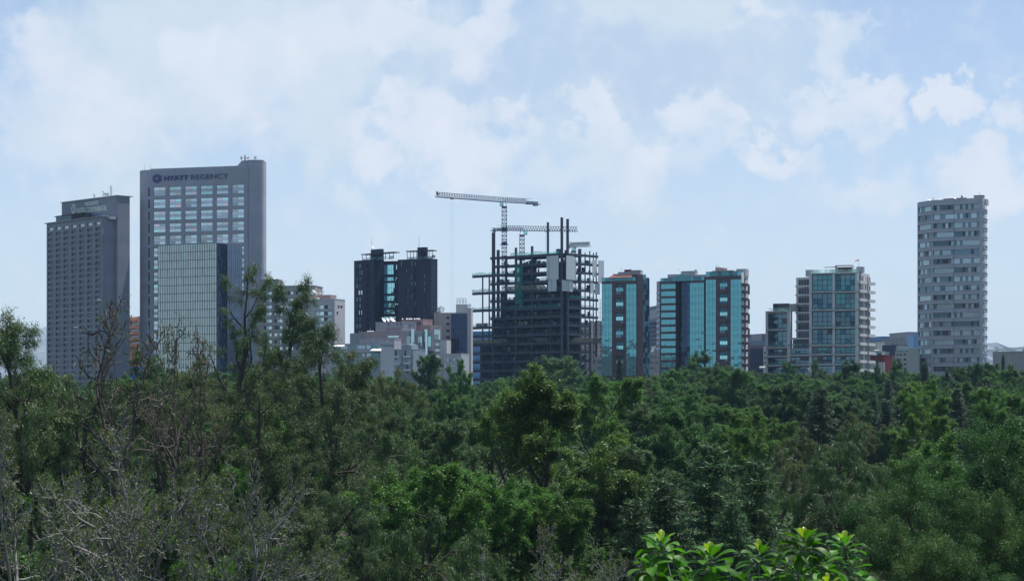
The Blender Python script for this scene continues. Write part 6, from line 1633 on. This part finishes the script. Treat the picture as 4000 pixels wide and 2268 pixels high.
LAND = [(170, 'left of the hotel slab'), (530, 'below the hotel slab'), (1045, 'below the tall hotel'), (1370, 'below the grey apartments'), (1720, 'below the black towers'), (1850, 'below the navy glass strip'), (2345, 'below the steel frame'),
        (2560, 'below the teal tower'), (2930, 'below the teal block'), (3420, 'below the glass apartments'), (3575, 'below the cream flats'), (3862, 'below the banded tower'), (9999, 'below the far crane')]
ORD = ['first', 'second', 'third', 'fourth', 'fifth', 'sixth', 'seventh', 'eighth', 'ninth', 'tenth', 'eleventh', 'twelfth', 'thirteenth', 'fourteenth', 'fifteenth']
def label_trees():
    byg = {}
    for t in TREES:
        o, kind, key, px, py, Y, lab = t
        land = next(w for lim, w in LAND if px < lim)
        row = 'on the skyline' if py < 1475 else 'in the far canopy' if py < 1530 else 'in the middle canopy' if py < 1680 else 'in the near canopy' if py < 1900 else 'low in the photo'
        byg.setdefault((kind, row, land), []).append(t)
    for (kind, row, land), ts in byg.items():
        ts.sort(key=lambda t: t[3])
        for i, t in enumerate(ts):
            t[0]['label'] = f'{kind} {row} {land}' + ('' if len(ts) == 1 else f', {ORD[i]} from left')
label_trees()

# ------------------------------------------------------------------ big-leaved shrub close to the camera
def big_leaf(L, wd, curl, fold, r):
    """Obovate blade along +y with a folded midrib and a drooping tip; returns verts, faces."""
    ny = 8; prof = [.10, .38, .66, .86, .98, 1.0, .90, .62, .06]; V = []; F = []
    y = 0; z = 0; a = r.uniform(.1, .35)
    for i in range(ny + 1):
        w = wd * prof[i] * .5
        V += [(-w, y, z + fold * w), (-w * .5, y, z + fold * w * .42), (0, y, z), (w * .5, y, z + fold * w * .42), (w, y, z + fold * w)]
        st = L / ny; y += st * math.cos(a); z += st * math.sin(a); a -= curl / ny * (0.5 + i / ny)
    for i in range(ny):
        for j in range(4): k = i * 5 + j; F.append((k, k + 1, k + 6, k + 5))
    return V, F
def big_shrub():
    Y0 = 27.0; r = random.Random(31)
    zb = gz(Y0) - .05; xb = X(2930, Y0)
    R = root('rubber_shrub', 'big leaved glossy shrub with lime young tips close to the viewer', 'shrub', (xb, Y0, zb))
    s = Y0 / FPX
    heads = [(2583, 2105, 27.2, 13, 1.0), (2772, 2150, 26.6, 13, 1.05), (2965, 2140, 27.4, 11, .9), (3140, 2090, 27.0, 16, 1.05), (3300, 2105, 27.3, 11, .85), (2545, 2190, 26.9, 9, .95), (2690, 2235, 26.5, 9, .9), (2850, 2215, 27.0, 9, .95), (3010, 2240, 26.8, 8, .9), (3215, 2185, 26.8, 11, 1.0), (3330, 2200, 27.2, 8, .95), (3235, 2265, 26.2, 8, .8), (3080, 2190, 27.3, 9, .95), (2620, 2160, 27.4, 8, .9)]
    for hi, (px, py, Y, n, sc) in enumerate(heads):
        n = int(n * 1.45)
        c = Vector((X(px, Y), Y, Z(py, Y)))
        foot = Vector((xb + (c.x - xb) * .45 + r.uniform(-.06, .06), Y0 + r.uniform(-.15, .15), zb)); mid = Vector((c.x * .8 + foot.x * .2, (c.y + foot.y) / 2, c.z - .45))
        mb = MB().mat(BK['grey']); mb.tube(foot, mid, .017, 6, .012); mb.tube(mid, c, .012, 6, .006); st = mb.build('stem', R)
        V = []; F = []; T = []; young = []
        top = hi in (0, 1, 2, 3, 4, 11)
        for i in range(n):
            t = i / n; az = i * 2.4 + r.uniform(-.3, .3); tilt = (.9 - 1.5 * t) if top else (.4 - 1.3 * t)
            L = (.20 + .075 * min(1, t * 2.2)) * 1.12 * sc * r.uniform(.85, 1.1) * (.72 if top and i < 3 else 1); wd = L * r.uniform(.5, .6)
            v, f = big_leaf(L, wd, r.uniform(.7, 1.5) * (.5 if i < 3 else 1), .26, r)
            base = c + Vector((0, 0, -.24 * t * sc - .01)); m = Matrix.Translation(base) @ Matrix.Rotation(az, 4, 'Z') @ Matrix.Translation((0, .03 + .05 * t, 0)) @ Matrix.Rotation(tilt, 4, 'X') @ Matrix.Rotation(r.uniform(-.35, .35), 4, 'Y')
            b = len(V); V += [tuple(m @ Vector(p)) for p in v]; F += [tuple(k + b for k in q) for q in f]; tt = r.uniform(.1, .7); T += [min(1, tt + (.45 if k % 5 == 2 else 0) + r.uniform(-.08, .08)) for k in range(len(v))]; young += [1 if (top and i < 3) else 0] * len(f)
            pm = m @ Vector((0, 0, 0))
            mb2 = MB(); mb2.tube(base, pm, .004, 4); b = len(V); V += mb2.v; F += [tuple(k + b for k in q) for q in mb2.f]; T += [.9] * len(mb2.v); young += [0] * len(mb2.f)
        me = bpy.data.meshes.new('leaf_cluster'); l = parent_loc(st)
        me.from_pydata([(p[0] - l.x, p[1] - l.y, p[2] - l.z) for p in V], [], F); me.materials.append(LM['rubber']); me.materials.append(LM['young'])
        me.polygons.foreach_set('material_index', young); me.polygons.foreach_set('use_smooth', [True] * len(F))
        a = me.attributes.new('tint', 'FLOAT', 'POINT'); a.data.foreach_set('value', T); me.update()
        link(bpy.data.objects.new('leaf_cluster', me), R).location = Vector((0, 0, 0))
big_shrub()
# ------------------------------------------------------------------ the hazy air
def haze():
    m = bpy.data.materials.new('hazy_air'); m.use_nodes = True; nt = m.node_tree; nt.nodes.clear()
    v = N(nt, 'ShaderNodeVolumePrincipled'); v.inputs['Color'].default_value = (0.42, 0.68, 1.0, 1); v.inputs['Density'].default_value = HAZE_D
    v.inputs['Anisotropy'].default_value = 0.0
    o = N(nt, 'ShaderNodeOutputMaterial'); nt.links.new(v.outputs[0], o.inputs['Volume'])
    m.cycles.homogeneous_volume = True if hasattr(m.cycles, 'homogeneous_volume') else None
    tag(MB().mat(m).box(-3000, 3000, -400, 7900, -5, 206).build('haze'), kind='stuff')
HAZE_D = 0.000036
haze()
